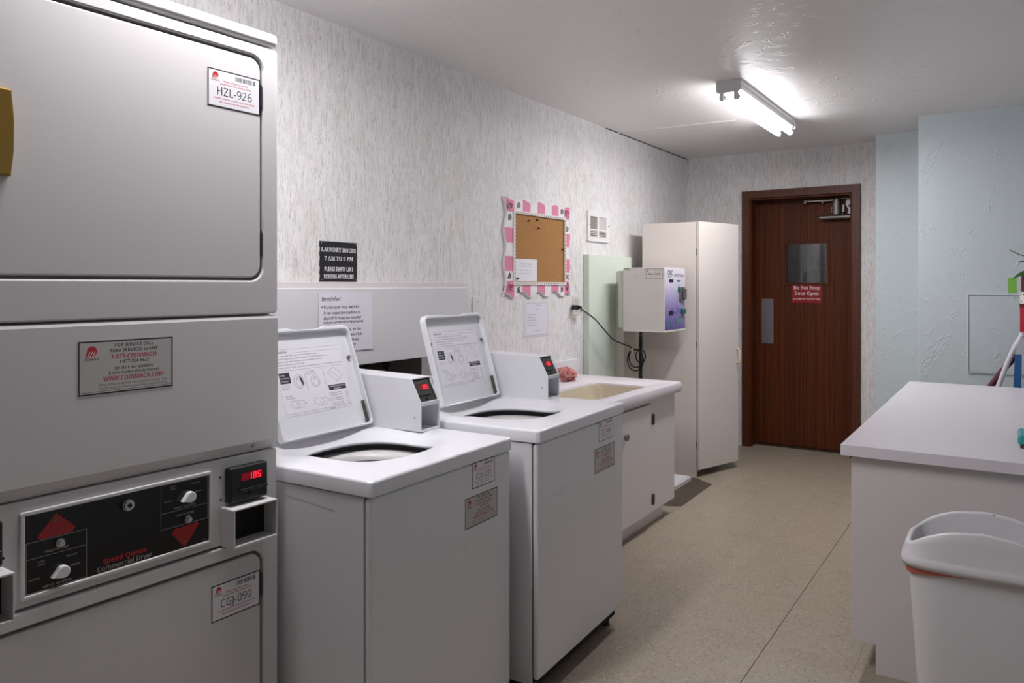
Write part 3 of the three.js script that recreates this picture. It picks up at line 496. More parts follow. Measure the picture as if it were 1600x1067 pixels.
single('handwritten_note', (() => { const g = new THREE.BoxGeometry(0.30, 0.238, 0.0006, 12, 8, 1), p = g.attributes.position; for (let i = 0; i < p.count; i++) { const x = p.getX(i) / 0.3, y = p.getY(i) / 0.238; p.setZ(i, p.getZ(i) + 0.0035 + 0.003 * Math.sin(x * 7 + y * 3) * (0.4 + Math.abs(x)) * 0.6); } g.computeVertexNormals(); return g.translate(0.15, -0.119, 0); })(), print(1200, 952, (g, W, H) => {
  g.fillStyle = '#e3e1ea'; g.fillRect(0, 0, W, H); g.fillStyle = '#232128';
  const hand = (s, x, y, px) => { g.font = `${px}px sans-serif`; g.lineWidth = 3.5; g.strokeStyle = '#232128'; for (const ch of s) { g.save(); g.translate(x, y + rr_(-4, 4)); g.rotate(rr_(-0.14, 0.1)); g.transform(1, 0, -0.12, 1, 0, 0); g.fillText(ch, 0, 0); g.strokeText(ch, 0, 0); g.restore(); x += g.measureText(ch).width * rr_(0.98, 1.2); } };
  hand('Reminder:', 60, 130, 84); hand('* Do not over load washers.', 50, 255, 62); hand('It can cause the machine to', 100, 345, 60); hand('shut off & lose your money!', 100, 430, 60); hand('And your clothes will not get cleaned.', 100, 490, 48);
  hand('* Don\'t start a washer, do this', 60, 620, 58); hand('before it: select a washer first', 110, 705, 58); hand('and check it is not closed', 150, 790, 58); hand('as it will keep', 420, 865, 58); hand('your money!', 430, 930, 56);
}, 0.75), 'crumpled handwritten reminder note taped to the white cover box', 'note', [0.1225, 1.312, -2.088], Math.PI / 2);
{ // plain white cover plate beside the box
  const t = thing('blank_wall_plate', 'blank white wall plate beside the end of the white cover box', 'plate', onWall(1.155, -3.268), Math.PI / 2);
  part('plate', box(0, 0.085, 0, 0.125, 0, 0.006, 0.003), M.plasticWhite, t); parts('screw', [rod(0.003, 0.002, 'z', 0.042, 0.1, 0.0065, 10), rod(0.003, 0.002, 'z', 0.042, 0.025, 0.0065, 10)], M.steel, t);
}
{ // cork board in a scalloped painted frame
  const W = 0.755, H = 0.565, t = thing('cork_board', 'cork board in a scalloped pink and white checked frame', 'board', onWall(1.276, -3.553), Math.PI / 2);
  const s = new THREE.Shape(), N = 120, edge = [];
  for (let i = 0; i < N; i++) { const f = i / N; edge.push([f * W, 0.012 - 0.017 * Math.cos((f * 4.0 + 0.5) * 2 * Math.PI) * (f > 0.06 && f < 0.94 ? 1 : 0.2)]); }
  for (let i = 0; i < N; i++) { const f = i / N; edge.push([W - 0.008 + 0.009 * Math.cos(f * 3 * 2 * Math.PI), f * H]); }
  for (let i = 0; i < N; i++) { const f = i / N; edge.push([W - f * W, H - 0.010 + 0.008 * Math.cos(f * 4 * 2 * Math.PI)]); }
  for (let i = 0; i < N; i++) { const f = i / N; edge.push([0.010 - 0.012 * Math.cos(f * 3 * 2 * Math.PI), H - f * H]); }
  edge.forEach(([x, y], i) => (i ? s.lineTo(x, y) : s.moveTo(x, y))); s.closePath();
  const IX0 = 0.098, IX1 = W - 0.075, IY0 = 0.078, IY1 = H - 0.085; s.holes.push(quadPath(IX0, IX1, IY0, IY1));
  const paint = canvas(1510, 1130, (g, cw, ch) => {
    const S = 2000; g.fillStyle = '#e9e6e6'; g.fillRect(0, 0, cw, ch); g.fillStyle = '#dd86a4';
    const q = (x0, x1, y0, y1) => g.fillRect(x0 * S, (H - y1) * S, (x1 - x0) * S, (y1 - y0) * S);
    for (const x of [0.19, 0.355, 0.52]) { q(x, x + 0.085, IY1 + 0.012, H); q(x - 0.005, x + 0.085, 0, IY0 - 0.012); }
    for (const y of [0.145, 0.305]) { q(0, IX0 - 0.012, y, y + 0.085); q(IX1 + 0.012, W, y, y + 0.085); }
    for (const [x, y] of [[0, 0], [0, IY1], [IX1, 0], [IX1, IY1]]) q(x, x + 0.1, y, y + 0.09);
    const rose = (x, y, r, cols) => { for (let k = 0; k < 26; k++) { g.fillStyle = cols[k % cols.length]; g.beginPath(); g.ellipse((x + rr_(-r, r)) * S, (H - y + rr_(-r, r)) * S, rr_(0.3, 0.6) * r * S, rr_(0.2, 0.45) * r * S, rnd() * 3, 0, 7); g.fill(); } };
    const wine = ['#8c4058', '#b0647c', '#6e3044', '#c88a9c'], leaf = ['#4c5650', '#6c7468', '#39423e', '#8a8f86'], mix = ['#5c3a46', '#3c4640', '#a0607a'];
    for (const [x, y] of [[0.055, 0.05], [0.05, 0.515], [W - 0.04, 0.055], [W - 0.045, 0.515]]) rose(x, y, 0.022, wine);
    for (const [x, y] of [[0.145, 0.525], [0.05, 0.45], [W - 0.04, 0.42], [0.145, 0.04]]) rose(x, y, 0.015, leaf);
    for (const [x, y] of [[0.65, 0.525], [0.05, 0.12], [W - 0.04, 0.115], [0.65, 0.04]]) rose(x, y, 0.014, mix);
  });
  const pt = tex(paint); pt.repeat.set(1 / W, 1 / H); pt.wrapS = pt.wrapT = THREE.RepeatWrapping;
  part('frame', ext(s, 0, 0.016, 0.002), mat(0xffffff, 0.45, { map: pt }), t, 'scalloped frame painted with pink blocks and roses');
  const m2 = poly([[IX0 - 0.012, IY0 - 0.012], [IX1 + 0.012, IY0 - 0.012], [IX1 + 0.012, IY1 + 0.012], [IX0 - 0.012, IY1 + 0.012]]); m2.holes.push(quadPath(IX0 + 0.006, IX1 - 0.006, IY0 + 0.006, IY1 - 0.006));
  const mo = part('moulding', ext(m2, 0.014, 0.024, 0.002), mat(0xe6e2de, 0.45), t, 'white beaded inner moulding');
  const beads = []; const bead = (x, y, a) => beads.push(box(-0.006, 0.006, -0.0022, 0.0022, 0, 0.0016, 0.0006).rotateZ(a).translate(x, y, 0.0235));
  for (let x = IX0 + 0.01; x < IX1 - 0.005; x += 0.021) { bead(x, IY0 - 0.002, 0.7); bead(x, IY1 + 0.002, 0.7); } for (let y = IY0 + 0.012; y < IY1 - 0.005; y += 0.021) { bead(IX0 - 0.002, y, 0.8); bead(IX1 + 0.002, y, 0.8); }
  part('twist_pattern', beads, mat(0x4a4246, 0.6), mo).userData.kind = 'stuff';
  part('cork', box(IX0 - 0.004, IX1 + 0.004, IY0 - 0.004, IY1 + 0.004, 0.002, 0.012, 0), print(1024, 720, (g, cw, ch) => {
    g.fillStyle = '#a97a48'; g.fillRect(0, 0, cw, ch);
    for (let i = 0; i < 16000; i++) { g.fillStyle = ['rgba(120,80,40,.35)', 'rgba(196,150,98,.35)', 'rgba(150,104,58,.4)', 'rgba(84,54,26,.25)'][i % 4]; g.beginPath(); g.ellipse(rnd() * cw, rnd() * ch, rr_(1, 4), rr_(0.8, 3), rnd() * 3, 0, 7); g.fill(); }
  }, 0.9), t, 'bare brown cork');
  const pin = (x, y, c) => part('push_pin', [rod(0.006, 0.004, 'z', x, y, 0.014, 12), rod(0.004, 0.012, 'z', x, y, 0.021, 12)], mat(c, 0.4), t);
  pin(0.345, 0.452, 0x3a1512); pin(0.255, 0.442, 0x6a3a14); pin(0.365, 0.405, 0x6e3416); pin(0.655, 0.29, 0x231416);
}
{ // paper pinned to the cork
  const t = thing('pinned_paper', 'small printed paper pinned to the bottom corner of the cork board', 'paper', onWall(1.364, -3.662, 0.0125), Math.PI / 2);
  part('sheet', box(0, 0.242, 0, 0.13, 0, 0.0008, 0), print(968, 520, (g, W, H) => {
    g.fillStyle = '#e4e1e8'; g.fillRect(0, 0, W, H); g.fillStyle = '#8c8894'; g.font = '40px sans-serif'; g.textAlign = 'center';
    g.fillText('PLEASE REMOVE YOUR LAUNDRY', W / 2, 130, 560); g.fillText('WHEN THE CYCLE ENDS', W / 2, 182, 440); g.fillText('Items left overnight will be', W / 2, 272, 560); g.fillText('placed on the folding table', W / 2, 350, 600);
  }, 0.8), t);
  part('pin', [rod(0.005, 0.01, 'z', 0.018, 0.016, 0.006, 12), rod(0.003, 0.012, 'x', 0.028, 0.017, 0.008, 8)], mat(0x1d1014, 0.4), t);
}
{ // framed sheet below the cork board
  const t = thing('wall_notice', 'printed sheet in a thin white holder below the cork board', 'notice', onWall(1.037, -3.776), Math.PI / 2);
  part('holder', box(0, 0.298, 0, 0.214, 0, 0.003, 0.001), mat(0xdedcdc, 0.4), t);
  part('sheet', box(0.016, 0.27, 0.008, 0.2, 0.003, 0.0036, 0), print(762, 576, (g, W, H) => {
    g.fillStyle = '#dddbe6'; g.fillRect(0, 0, W, H); g.strokeStyle = '#a9a6b2'; g.lineWidth = 6; g.strokeRect(3, 3, W - 6, H - 6); g.fillStyle = '#8d8997'; g.font = '30px sans-serif';
    g.fillText('LAUNDRY ROOM', 300, 60); g.fillText('RULES', 340, 130); g.fillStyle = '#67636f'; ['Please be considerate', 'Clean up after use', 'Report any problem', 'Do not leave items', 'Thank you for your help'].forEach((s, i) => g.fillText(s, 60, 220 + i * 48)); g.fillStyle = '#a5a2ae'; g.fillText('The Management', 280, 510);
  }, 0.6), t);
}
{ // white wall heater grille
  const W = 0.318, H = 0.205, t = thing('wall_vent', 'white wall vent plate with two openings and louvres beside the cork board', 'vent', onWall(1.637, -4.562), Math.PI / 2);
  const s = rrPath(0, W, 0, H, 0.004); const op = [[0.03, 0.135], [0.16, 0.268]]; for (const [a, b] of op) { s.holes.push(quadPath(a, b, 0.085, 0.168)); s.holes.push(quadPath(a, b, 0.032, 0.074)); }
  part('plate', ext(s, 0.0, 0.014, 0.002), mat(0xe6e4e6, 0.4), t);
  part('backing', box(0.02, 0.28, 0.025, 0.175, 0.0005, 0.003, 0), mat(0x8e8880, 0.7), t);
  part('cover', box(0.158, 0.27, 0.083, 0.17, 0.003, 0.009, 0.001), mat(0xc9c2bf, 0.5), t);
  part('dark_well', box(0.028, 0.27, 0.03, 0.076, 0.003, 0.004, 0), mat(0x5c5650, 0.7), t);
  for (const [a, b] of op) for (let k = 0; k < 4; k++) part('louvre', box(a - 0.001, b + 0.001, 0.0345 + k * 0.0108, 0.0395 + k * 0.0108, 0.005, 0.012, 0.001), mat(0xdedad6, 0.4), t);
  parts('screw', [rod(0.004, 0.003, 'z', 0.02, 0.11, 0.0145, 12), rod(0.004, 0.003, 'z', 0.3, 0.115, 0.0145, 12)], mat(0x2b2828, 0.4), t);
}

// ---------------------------------------------------------------- sink cabinet with moulded top
{
  const Z0 = -4.32, Z1 = -2.86, t = thing('sink_cabinet', 'cream sink cabinet with flat doors below the white sink top', 'cabinet', [0, 0, Z0]);
  const zz = (a, b) => [a - Z0, b - Z0];
  for (const [a, b] of [[Z0, Z0 + 0.018], [-3.42, -3.404], [Z1 - 0.018, Z1]]) part('partition', box(0.06, a === -3.42 ? 0.29 : 0.704, 0.086, a === -3.42 ? 0.55 : 0.705, ...zz(a, b), 0.001), M.laminate, t);
  part('bottom_panel', box(0.06, 0.704, 0.086, 0.104, ...zz(Z0 + 0.018, Z1 - 0.018), 0.001), M.laminate, t); part('back_panel', box(0.06, 0.068, 0.104, 0.705, ...zz(Z0 + 0.018, Z1 - 0.018), 0), M.laminate, t);
  part('face_frame', box(0.69, 0.7035, 0.104, 0.705, ...zz(Z0 + 0.018, -3.95), 0.001), M.laminate, t);
  part('kick_plate', box(0.08, 0.67, 0, 0.087, ...zz(-4.235, Z1), 0.001), M.laminate, t);
  part('end_stile', box(0.703, 0.7095, 0.087, 0.705, ...zz(Z0, -3.962), 0.001), M.laminate, t);
  part('top_rail', box(0.703, 0.7075, 0.69, 0.7055, ...zz(-3.96, Z1), 0.001), M.laminate, t);
  for (const [a, b, kn] of [[-3.958, -3.42, -3.605], [-3.414, -2.87, -3.2]]) {
    const dr = part('door', box(0.7045, 0.7215, 0.092, 0.6865, ...zz(a, b), 0.002), M.laminate, t);
    if (kn === -3.605) part('knob', [rod(0.017, 0.012, 'x', 0.735, 0.5626, kn - Z0, 20), rod(0.008, 0.012, 'x', 0.7265, 0.5626, kn - Z0, 12)], mat(0x8d867c, 0.35, { metalness: 0.8 }), dr, 'round metal knob');
    if (kn === -3.605) for (const y of [0.603, 0.162]) part('hinge', ext(rrPath(-3.985 - Z0, -3.952 - Z0, y - 0.031, y + 0.031, 0.012), 0, 0.006, 0.002).rotateY(-Math.PI / 2).translate(0.7275, 0, 0), mat(0x17130f, 0.4), dr, 'dark oval hinge');
  }
}
{
  const Z0 = -4.365, Z1 = -2.86, Y = 0.772, t = thing('vanity_sink', 'white moulded sink top with cream basin and backsplash', 'sink', [0, 0, 0]);
  const s = rrPath(0.002, 0.744, -Z1, -Z0, 0.02); s.holes.push(rrPath(0.31, 0.645, 3.42, 4.07, 0.05, THREE.Path));
  const tg = ext(s, 0, 0.062, 0.016, 8), p = tg.attributes.position;
  for (let i = 0; i < p.count; i++) p.setXYZ(i, p.getX(i), Y - 0.062 + p.getZ(i), -p.getY(i));
  tg.computeVertexNormals(); part('top', toCreasedNormals(tg, 0.6), M.counter, t);
  // basin: rounded rectangular rings stepping down
  const rings = [[0.008, -0.004], [0.0165, -0.012], [0.022, -0.05], [0.036, -0.12], [0.06, -0.145], [0.15, -0.152]], pos = [], idx = [], n = 48;
  rings.forEach(([inset, dy]) => { const p = rrPath(0.294 + inset, 0.661 - inset, 3.404 + inset, 4.086 - inset, Math.max(0.015, 0.065 - inset * 0.3)).getSpacedPoints(n); p.slice(0, n).forEach((q) => pos.push(q.x, Y - 0.004 + dy, -q.y)); });
  for (let j = 0; j + 1 < rings.length; j++) for (let i = 0; i < n; i++) { const a = j * n + i, b = j * n + (i + 1) % n, c = a + n, d = b + n; idx.push(a, b, c, b, d, c); }
  const last = (rings.length - 1) * n; for (let i = 1; i + 1 < n; i++) idx.push(last, last + i, last + i + 1);
  const g = new THREE.BufferGeometry(); g.setAttribute('position', new THREE.Float32BufferAttribute(pos, 3)); g.setIndex(idx); g.computeVertexNormals();
  part('basin', g, mat(0xcfc3ad, 0.35, { side: THREE.DoubleSide }), t, 'cream rectangular basin');
  part('drain', [rod(0.025, 0.004, 'y', 0.48, Y - 0.153, -3.75, 24)], M.chrome, t);
  part('backsplash', box(0.001, 0.032, Y - 0.01, Y + 0.098, Z0 - 0.03, Z1, 0.006), M.counter, t);
  part('front_bead', tube([[0.683, Y, -3.0], [0.683, Y, -4.1]], 0.004, 10, false, 6), M.counter, t);
}
// pink rag on the sink top by the wall
single('pink_rag', (() => {
  const g = new THREE.SphereGeometry(1, 40, 24), p = g.attributes.position;
  for (let i = 0; i < p.count; i++) { const x = p.getX(i), y = p.getY(i), z = p.getZ(i), k = 1 + 0.45 * noise.noise(x * 2.2 + 1, y * 2.2, z * 2.2) + 0.35 * noise.noise(x * 4.5 + 3, y * 4.5, z * 4.5); p.setXYZ(i, x * 0.05 * k, Math.max(-0.036, y * 0.036 * k - x * 0.012 - z * 0.006) + 0.036, z * 0.085 * k); }
  g.computeVertexNormals(); return g;
})(), mat(0xc0807a, 0.95), 'crumpled pink rag on the sink top against the backsplash', 'rag', [0.15, 0.773, -4.03], 0.35);
single('drip_tray', [box(0, 0.13, 0, 0.03, 0, 0.3, 0.004), box(0.01, 0.12, 0.03, 0.036, 0.01, 0.29, 0.003)], M.plasticWhite, 'small white tray on the floor between the sink cabinet and the tall cabinet', 'tray', [0.41, 0.002, -5.07]);
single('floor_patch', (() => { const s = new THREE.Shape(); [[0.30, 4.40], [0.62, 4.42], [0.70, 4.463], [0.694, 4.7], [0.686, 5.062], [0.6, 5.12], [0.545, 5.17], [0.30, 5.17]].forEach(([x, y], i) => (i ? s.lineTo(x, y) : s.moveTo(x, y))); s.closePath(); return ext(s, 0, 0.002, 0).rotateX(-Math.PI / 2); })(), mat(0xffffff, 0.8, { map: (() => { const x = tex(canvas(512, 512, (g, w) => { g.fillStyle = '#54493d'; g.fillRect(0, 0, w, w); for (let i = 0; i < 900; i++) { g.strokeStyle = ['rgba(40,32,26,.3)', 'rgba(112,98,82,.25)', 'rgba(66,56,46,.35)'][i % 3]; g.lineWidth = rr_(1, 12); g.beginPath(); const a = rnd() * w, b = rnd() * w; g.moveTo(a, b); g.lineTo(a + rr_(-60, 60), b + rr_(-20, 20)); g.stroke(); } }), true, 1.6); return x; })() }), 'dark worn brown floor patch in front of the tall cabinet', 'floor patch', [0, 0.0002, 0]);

// ---------------------------------------------------------------- tall cabinet with its door ajar
{
  const X0 = 0.122, X1 = 0.528, Z0 = -5.67, Z1 = -5.2, H = 1.786, t = thing('tall_cabinet', 'tall narrow cream cabinet with its door ajar beside the brown door', 'cabinet', [X0, 0, Z0]);
  const w = X1 - X0, d = Z1 - Z0;
  part('side_panel', box(0, w, 0.0, H, d - 0.018, d, 0.001), M.cream, t); part('side_panel', box(0, w, 0.0, H, 0, 0.018, 0.001), M.cream, t);
  part('back_panel', box(0, 0.008, 0.06, H, 0.018, d - 0.018, 0), M.cream, t);
  part('top_panel', box(0.008, w, H - 0.018, H - 0.0005, 0.018, d - 0.018, 0), M.cream, t);
  part('kick_plate', box(w - 0.06, w - 0.045, 0, 0.06, 0.018, d - 0.018, 0), M.cream, t);
  for (const y of [0.06, 0.5, 0.95, 1.4]) part('shelf', box(0.008, w - 0.01, y, y + 0.018, 0.018, d - 0.018, 0), M.cream, t);
  const hinge = new THREE.Group(); hinge.name = 'door'; t.add(hinge); hinge.position.set(w + 0.003, 0, d - 0.001); hinge.rotation.y = -17.3 * R;
  part('door_panel', box(0, 0.019, 0.052, H + 0.002, -0.468, 0, 0.001), M.cream, hinge);
  part('handle', tube([[0.018, 0.775, -0.445], [0.04, 0.778, -0.445], [0.046, 0.79, -0.445], [0.046, 0.86, -0.445], [0.04, 0.872, -0.445], [0.018, 0.875, -0.445]], 0.006, 30), mat(0xd9c9a8, 0.4), hinge, 'cream pull handle');
  parts('hinge', [box(-0.003, 0.002, 1.55, 1.6, -0.03, 0.001, 0), box(-0.003, 0.002, 0.2, 0.25, -0.03, 0.001, 0), box(-0.003, 0.002, 0.9, 0.95, -0.03, 0.001, 0)], M.gap, hinge);
}
// ---------------------------------------------------------------- green board, mounting board and bill changer
single('green_board', box(0.001, 0.042, 0.45, 1.546, -5.188, -4.517, 0.002), mat(0xd3dccf, 0.6), 'pale green board on the wall behind the change machine', 'board');
single('mounting_board', box(0.0425, 0.1, 0.55, 1.44, -5.188, -4.93, 0.002), mat(0xccc8bd, 0.6), 'cream mounting board that carries the change machine', 'board');
{
  const X0 = 0.133, X1 = 0.47, Z0 = -5.13, Z1 = -4.762, Y0 = 1.034, Y1 = 1.46, t = thing('change_machine', 'cream bill change machine with purple front mounted beside the tall cabinet', 'change machine', [X0, Y0, Z0]);
  const w = X1 - X0, d = Z1 - Z0, h = Y1 - Y0, body = mat(0xd2cec9, 0.45);
  part('housing', box(0.04, w, 0, h, 0, d, 0.003), body, t); part('back_plate', box(0.0, 0.045, 0.02, h - 0.02, 0.015, d - 0.012, 0.002), mat(0xc3c6ba, 0.5), t);
  part('bottom_lip', box(0.04, w + 0.006, -0.004, 0.006, -0.004, d + 0.003, 0.002), body, t);
  // the front faces +x: built facing +z, then turned
  const fp = new THREE.Group(); fp.name = 'front_door'; t.add(fp); fp.position.set(w, 0, d); fp.rotation.y = Math.PI / 2;
  part('face_plate', box(0.006, d - 0.006, 0.012, h - 0.008, 0, 0.004, 0), print(580, 680, (g, W, H) => {
    const gr = g.createLinearGradient(0, 0, 0, H); gr.addColorStop(0, '#dddbe4'); gr.addColorStop(0.3, '#cbc6dc'); gr.addColorStop(0.62, '#8f86b8'); gr.addColorStop(1, '#5f5596'); g.fillStyle = gr; g.fillRect(0, 0, W, H);   // printed purple fade of the face
    g.fillStyle = '#23202c'; g.font = 'bold 78px sans-serif'; g.fillText('CMC', 60, 74, 150); g.font = 'bold 20px sans-serif'; g.fillText('DOLLAR BILL', 64, 100, 140); g.font = 'bold 44px sans-serif'; g.fillText('Dollar Bill Changer', 250, 88, 300);
    g.fillStyle = '#0e0c14'; g.fillRect(100, 118, 130, 36); g.fillRect(330, 128, 110, 18); g.fillRect(100, 470, 110, 54); g.beginPath(); g.moveTo(210, 470); g.lineTo(246, 497); g.lineTo(210, 524); g.fill();
    const arrow = (x, y, s, c) => { g.fillStyle = c; g.beginPath(); g.moveTo(x, y - 60 * s); g.lineTo(x + 42 * s, y + 60 * s); g.lineTo(x - 42 * s, y + 60 * s); g.fill(); };
    arrow(385, 210, 0.9, '#1d6a58'); g.fillStyle = '#5b5674'; g.font = '20px sans-serif'; ['INSERT', 'BILL', 'FACE UP', 'ANY WAY'].forEach((s, i) => g.fillText(s, 342, 292 + i * 26, 90)); g.fillText('COIN RETURN', 100, 452, 130); g.fillText('CHANGE', 345, 470); g.fillText('BELOW', 350, 496);
    arrow(150, 590, 0.8, '#2b7f8c'); g.fillStyle = '#2b7f8c'; g.fillRect(112, 600, 80, 54); g.fillStyle = '#2f9a68'; g.fillRect(340, 540, 84, 40); g.beginPath(); g.moveTo(340, 580); g.lineTo(424, 580); g.lineTo(382, 640); g.fill();
    g.fillStyle = 'rgba(74,52,120,.45)'; for (let i = 0; i < 60; i++) { g.beginPath(); g.arc(rnd() * W, 430 + rnd() * 250, rr_(3, 20), 0, 7); g.fill(); }
  }, 0.3), fp, 'purple printed face plate with arrows');
  part('bill_slot', [box(d - 0.115, d - 0.03, 0.2, 0.295, 0.003, 0.014, 0.004), box(d - 0.085, d - 0.035, 0.21, 0.285, 0.013, 0.03, 0.008)], mat(0x5a565c, 0.4), fp, 'dark grey bill slot');
  part('coin_cup', box(d - 0.085, d - 0.025, 0.112, 0.148, 0.003, 0.022, 0.005), mat(0x1f5f58, 0.4), fp, 'green coin cup');
  part('id_sticker', box(0.205, w - 0.012, h - 0.075, h - 0.008, d, d + 0.0007, 0), print(640, 330, (g, W, H) => { g.fillStyle = '#d8d3cf'; g.fillRect(0, 0, W, H); g.strokeStyle = '#4a4448'; g.lineWidth = 12; g.strokeRect(6, 6, W - 12, H - 12); emblem(g, 80, 56, 26); g.fillStyle = '#3a3438'; for (let k = 0; k < 30; k++) g.fillRect(330 + k * 9, 34, 3 + (k * 5) % 5, 44); g.font = 'bold 96px sans-serif'; g.textAlign = 'center'; g.fillText('AAA-CHGR', W / 2, 210, 480); g.fillStyle = '#8a4a58'; g.font = '28px sans-serif'; g.fillText('please have this number ready', W / 2, 270, 480); }, 0.4), t, 'small identification sticker');
  part('corner_tag', box(0.05, 0.09, h - 0.014, h - 0.004, d, d + 0.0006, 0), mat(0x9a958f, 0.5), t);
  part('rivet', [rod(0.004, 0.003, 'z', 0.13, h - 0.06, d + 0.0005, 12), rod(0.004, 0.003, 'z', 0.13, 0.06, d + 0.0005, 12)], mat(0x8e8a88, 0.4), t);
}
{ // wall outlet
  const t = thing('wall_outlet', 'white wall outlet with a black plug beside the green board', 'outlet', onWall(1.148, -4.37), Math.PI / 2);
  part('plate', box(0, 0.09, 0, 0.125, 0, 0.006, 0.003), mat(0xd6d2cc, 0.45), t);
  part('socket', [box(0.028, 0.062, 0.018, 0.05, 0.005, 0.008, 0.003), box(0.028, 0.062, 0.075, 0.107, 0.005, 0.008, 0.003)], mat(0xc4c0ba, 0.45), t);
}
{ // power cord: plug, run to a bundled coil under the change machine
  const t = thing('power_cord', 'black power cord running from the outlet to a coil below the change machine', 'cord');
  const W = (u, v, x) => hit(u, v, 'x', x);
  const p0 = W(901, 480, 0.04), run = [p0, W(909, 483, 0.06), W(917, 489, 0.09), W(930, 499, 0.11), W(943, 514, 0.12), W(958, 530, 0.14), W(972, 537, 0.16), W(986, 543, 0.17)];
  const ZC = -4.905, c = hit(993, 559, 'z', ZC), loop = (rx, ry, ox, oy, n, a0) => { const q = []; for (let k = 0; k <= n; k++) { const a = a0 - k * 0.5; q.push(new THREE.Vector3(c.x + ox + Math.cos(a) * rx, c.y + oy + Math.sin(a) * ry, c.z + 0.004 * k / 6 - 0.01)); } return q; };
  const end = hit(1001, 521, 'z', ZC); end.y = 1.029;
  part('cord', tube([...run, ...loop(0.05, 0.062, 0.0, -0.004, 14, 2.2), ...loop(0.058, 0.074, -0.004, -0.016, 13, 2.2), hit(1001, 545, 'z', ZC), end], 0.0045, 260), M.black, t);
  part('loop', tube(loop(0.034, 0.046, 0.035, 0.012, 12.5, 1.2), 0.0045, 80), M.black, t);
  part('plug', [box(0.008, 0.05, p0.y - 0.016, p0.y + 0.014, p0.z - 0.02, p0.z + 0.012, 0.005), rod(0.008, 0.03, 'x', 0.055, p0.y, p0.z - 0.008, 12)], M.black, t, 'black moulded plug');
  part('tie', box(c.x - 0.03, c.x - 0.012, c.y + 0.02, c.y + 0.065, c.z - 0.02, c.z + 0.012, 0.005), mat(0xc9b59a, 0.8), t, 'tan cord tie');
  const q = W(911, 485, 0.06); part('cord_clip', box(q.x - 0.02, q.x + 0.012, q.y - 0.012, q.y + 0.008, q.z - 0.02, q.z + 0.012, 0.006), mat(0xd9d6d0, 0.4), t, 'white clip');
}
single('conduit', rod(0.006, 0.5, 'y', 0.112, 0.72, -5.193, 10), M.black, 'thin black cable running down beside the tall cabinet', 'cable');

// ---------------------------------------------------------------- folding counter
{
  const X0 = 1.912, X1 = 2.78, Z0 = -4.94, Z1 = -2.902, H = 0.748, t = thing('folding_counter', 'white laminate folding counter with overhanging top on the right', 'counter', [X0, 0, Z0]);
  const w = X1 - X0, d = Z1 - Z0;
  part('end_panel', ext(poly([[0.0, 0.1], [0.078, 0.1], [0.078, 0], [w, 0], [w, H], [0, H]]), d - 0.02, d, 0.0012), M.laminate, t);
  part('end_panel', ext(poly([[0.0, 0.1], [0.078, 0.1], [0.078, 0], [w, 0], [w, H], [0, H]]), 0, 0.02, 0.0012), M.laminate, t);
  part('carcass', box(0.018, w, 0.1, H, 0.02, d - 0.02, 0), M.laminate, t);
  part('kick_plate', box(0.08, 0.095, 0, 0.1, 0.02, d - 0.02, 0), M.laminate, t);
  for (let k = 0; k < 4; k++) { const a = 0.022 + k * (d - 0.044) / 4, b = a + (d - 0.044) / 4 - 0.004; const dr = part('door', box(0.0, 0.017, 0.104, H - 0.012, a, b, 0.002), M.laminate, t); part('knob', [rod(0.014, 0.016, 'x', -0.01, 0.55, k % 2 ? a + 0.05 : b - 0.05, 16)], M.steel, dr); }
  part('worktop', box(-0.03, w, H, 0.787, -0.035, d + 0.033, 0.0025), M.counter, t);
}
// teal packet lying on the counter
{
  const t = thing('teal_packet', 'teal folded packet lying on the white counter', 'packet', [2.394, 0.787, -3.33]);
  part('wrapper', (() => { const g = new RoundedBoxGeometry(0.16, 0.034, 0.2, 4, 0.012), p = g.attributes.position; for (let i = 0; i < p.count; i++) { const x = p.getX(i), z = p.getZ(i); p.setY(i, p.getY(i) * (1 - 0.35 * Math.max(0, x / 0.08)) + 0.002 * Math.sin(z * 60 + x * 40)); } g.computeVertexNormals(); return g.translate(0.085, 0.024, 0.1); })(), mat(0x2f9c9c, 0.4), t);
  part('top_flap', box(0.03, 0.15, 0.0385, 0.041, 0.02, 0.16, 0.001), mat(0xd9a9b4, 0.6), t, 'pale pink flap');
  part('under_edge', box(0.012, 0.15, 0.0, 0.008, 0.03, 0.205, 0.003), mat(0x5a3a2c, 0.6), t);
}
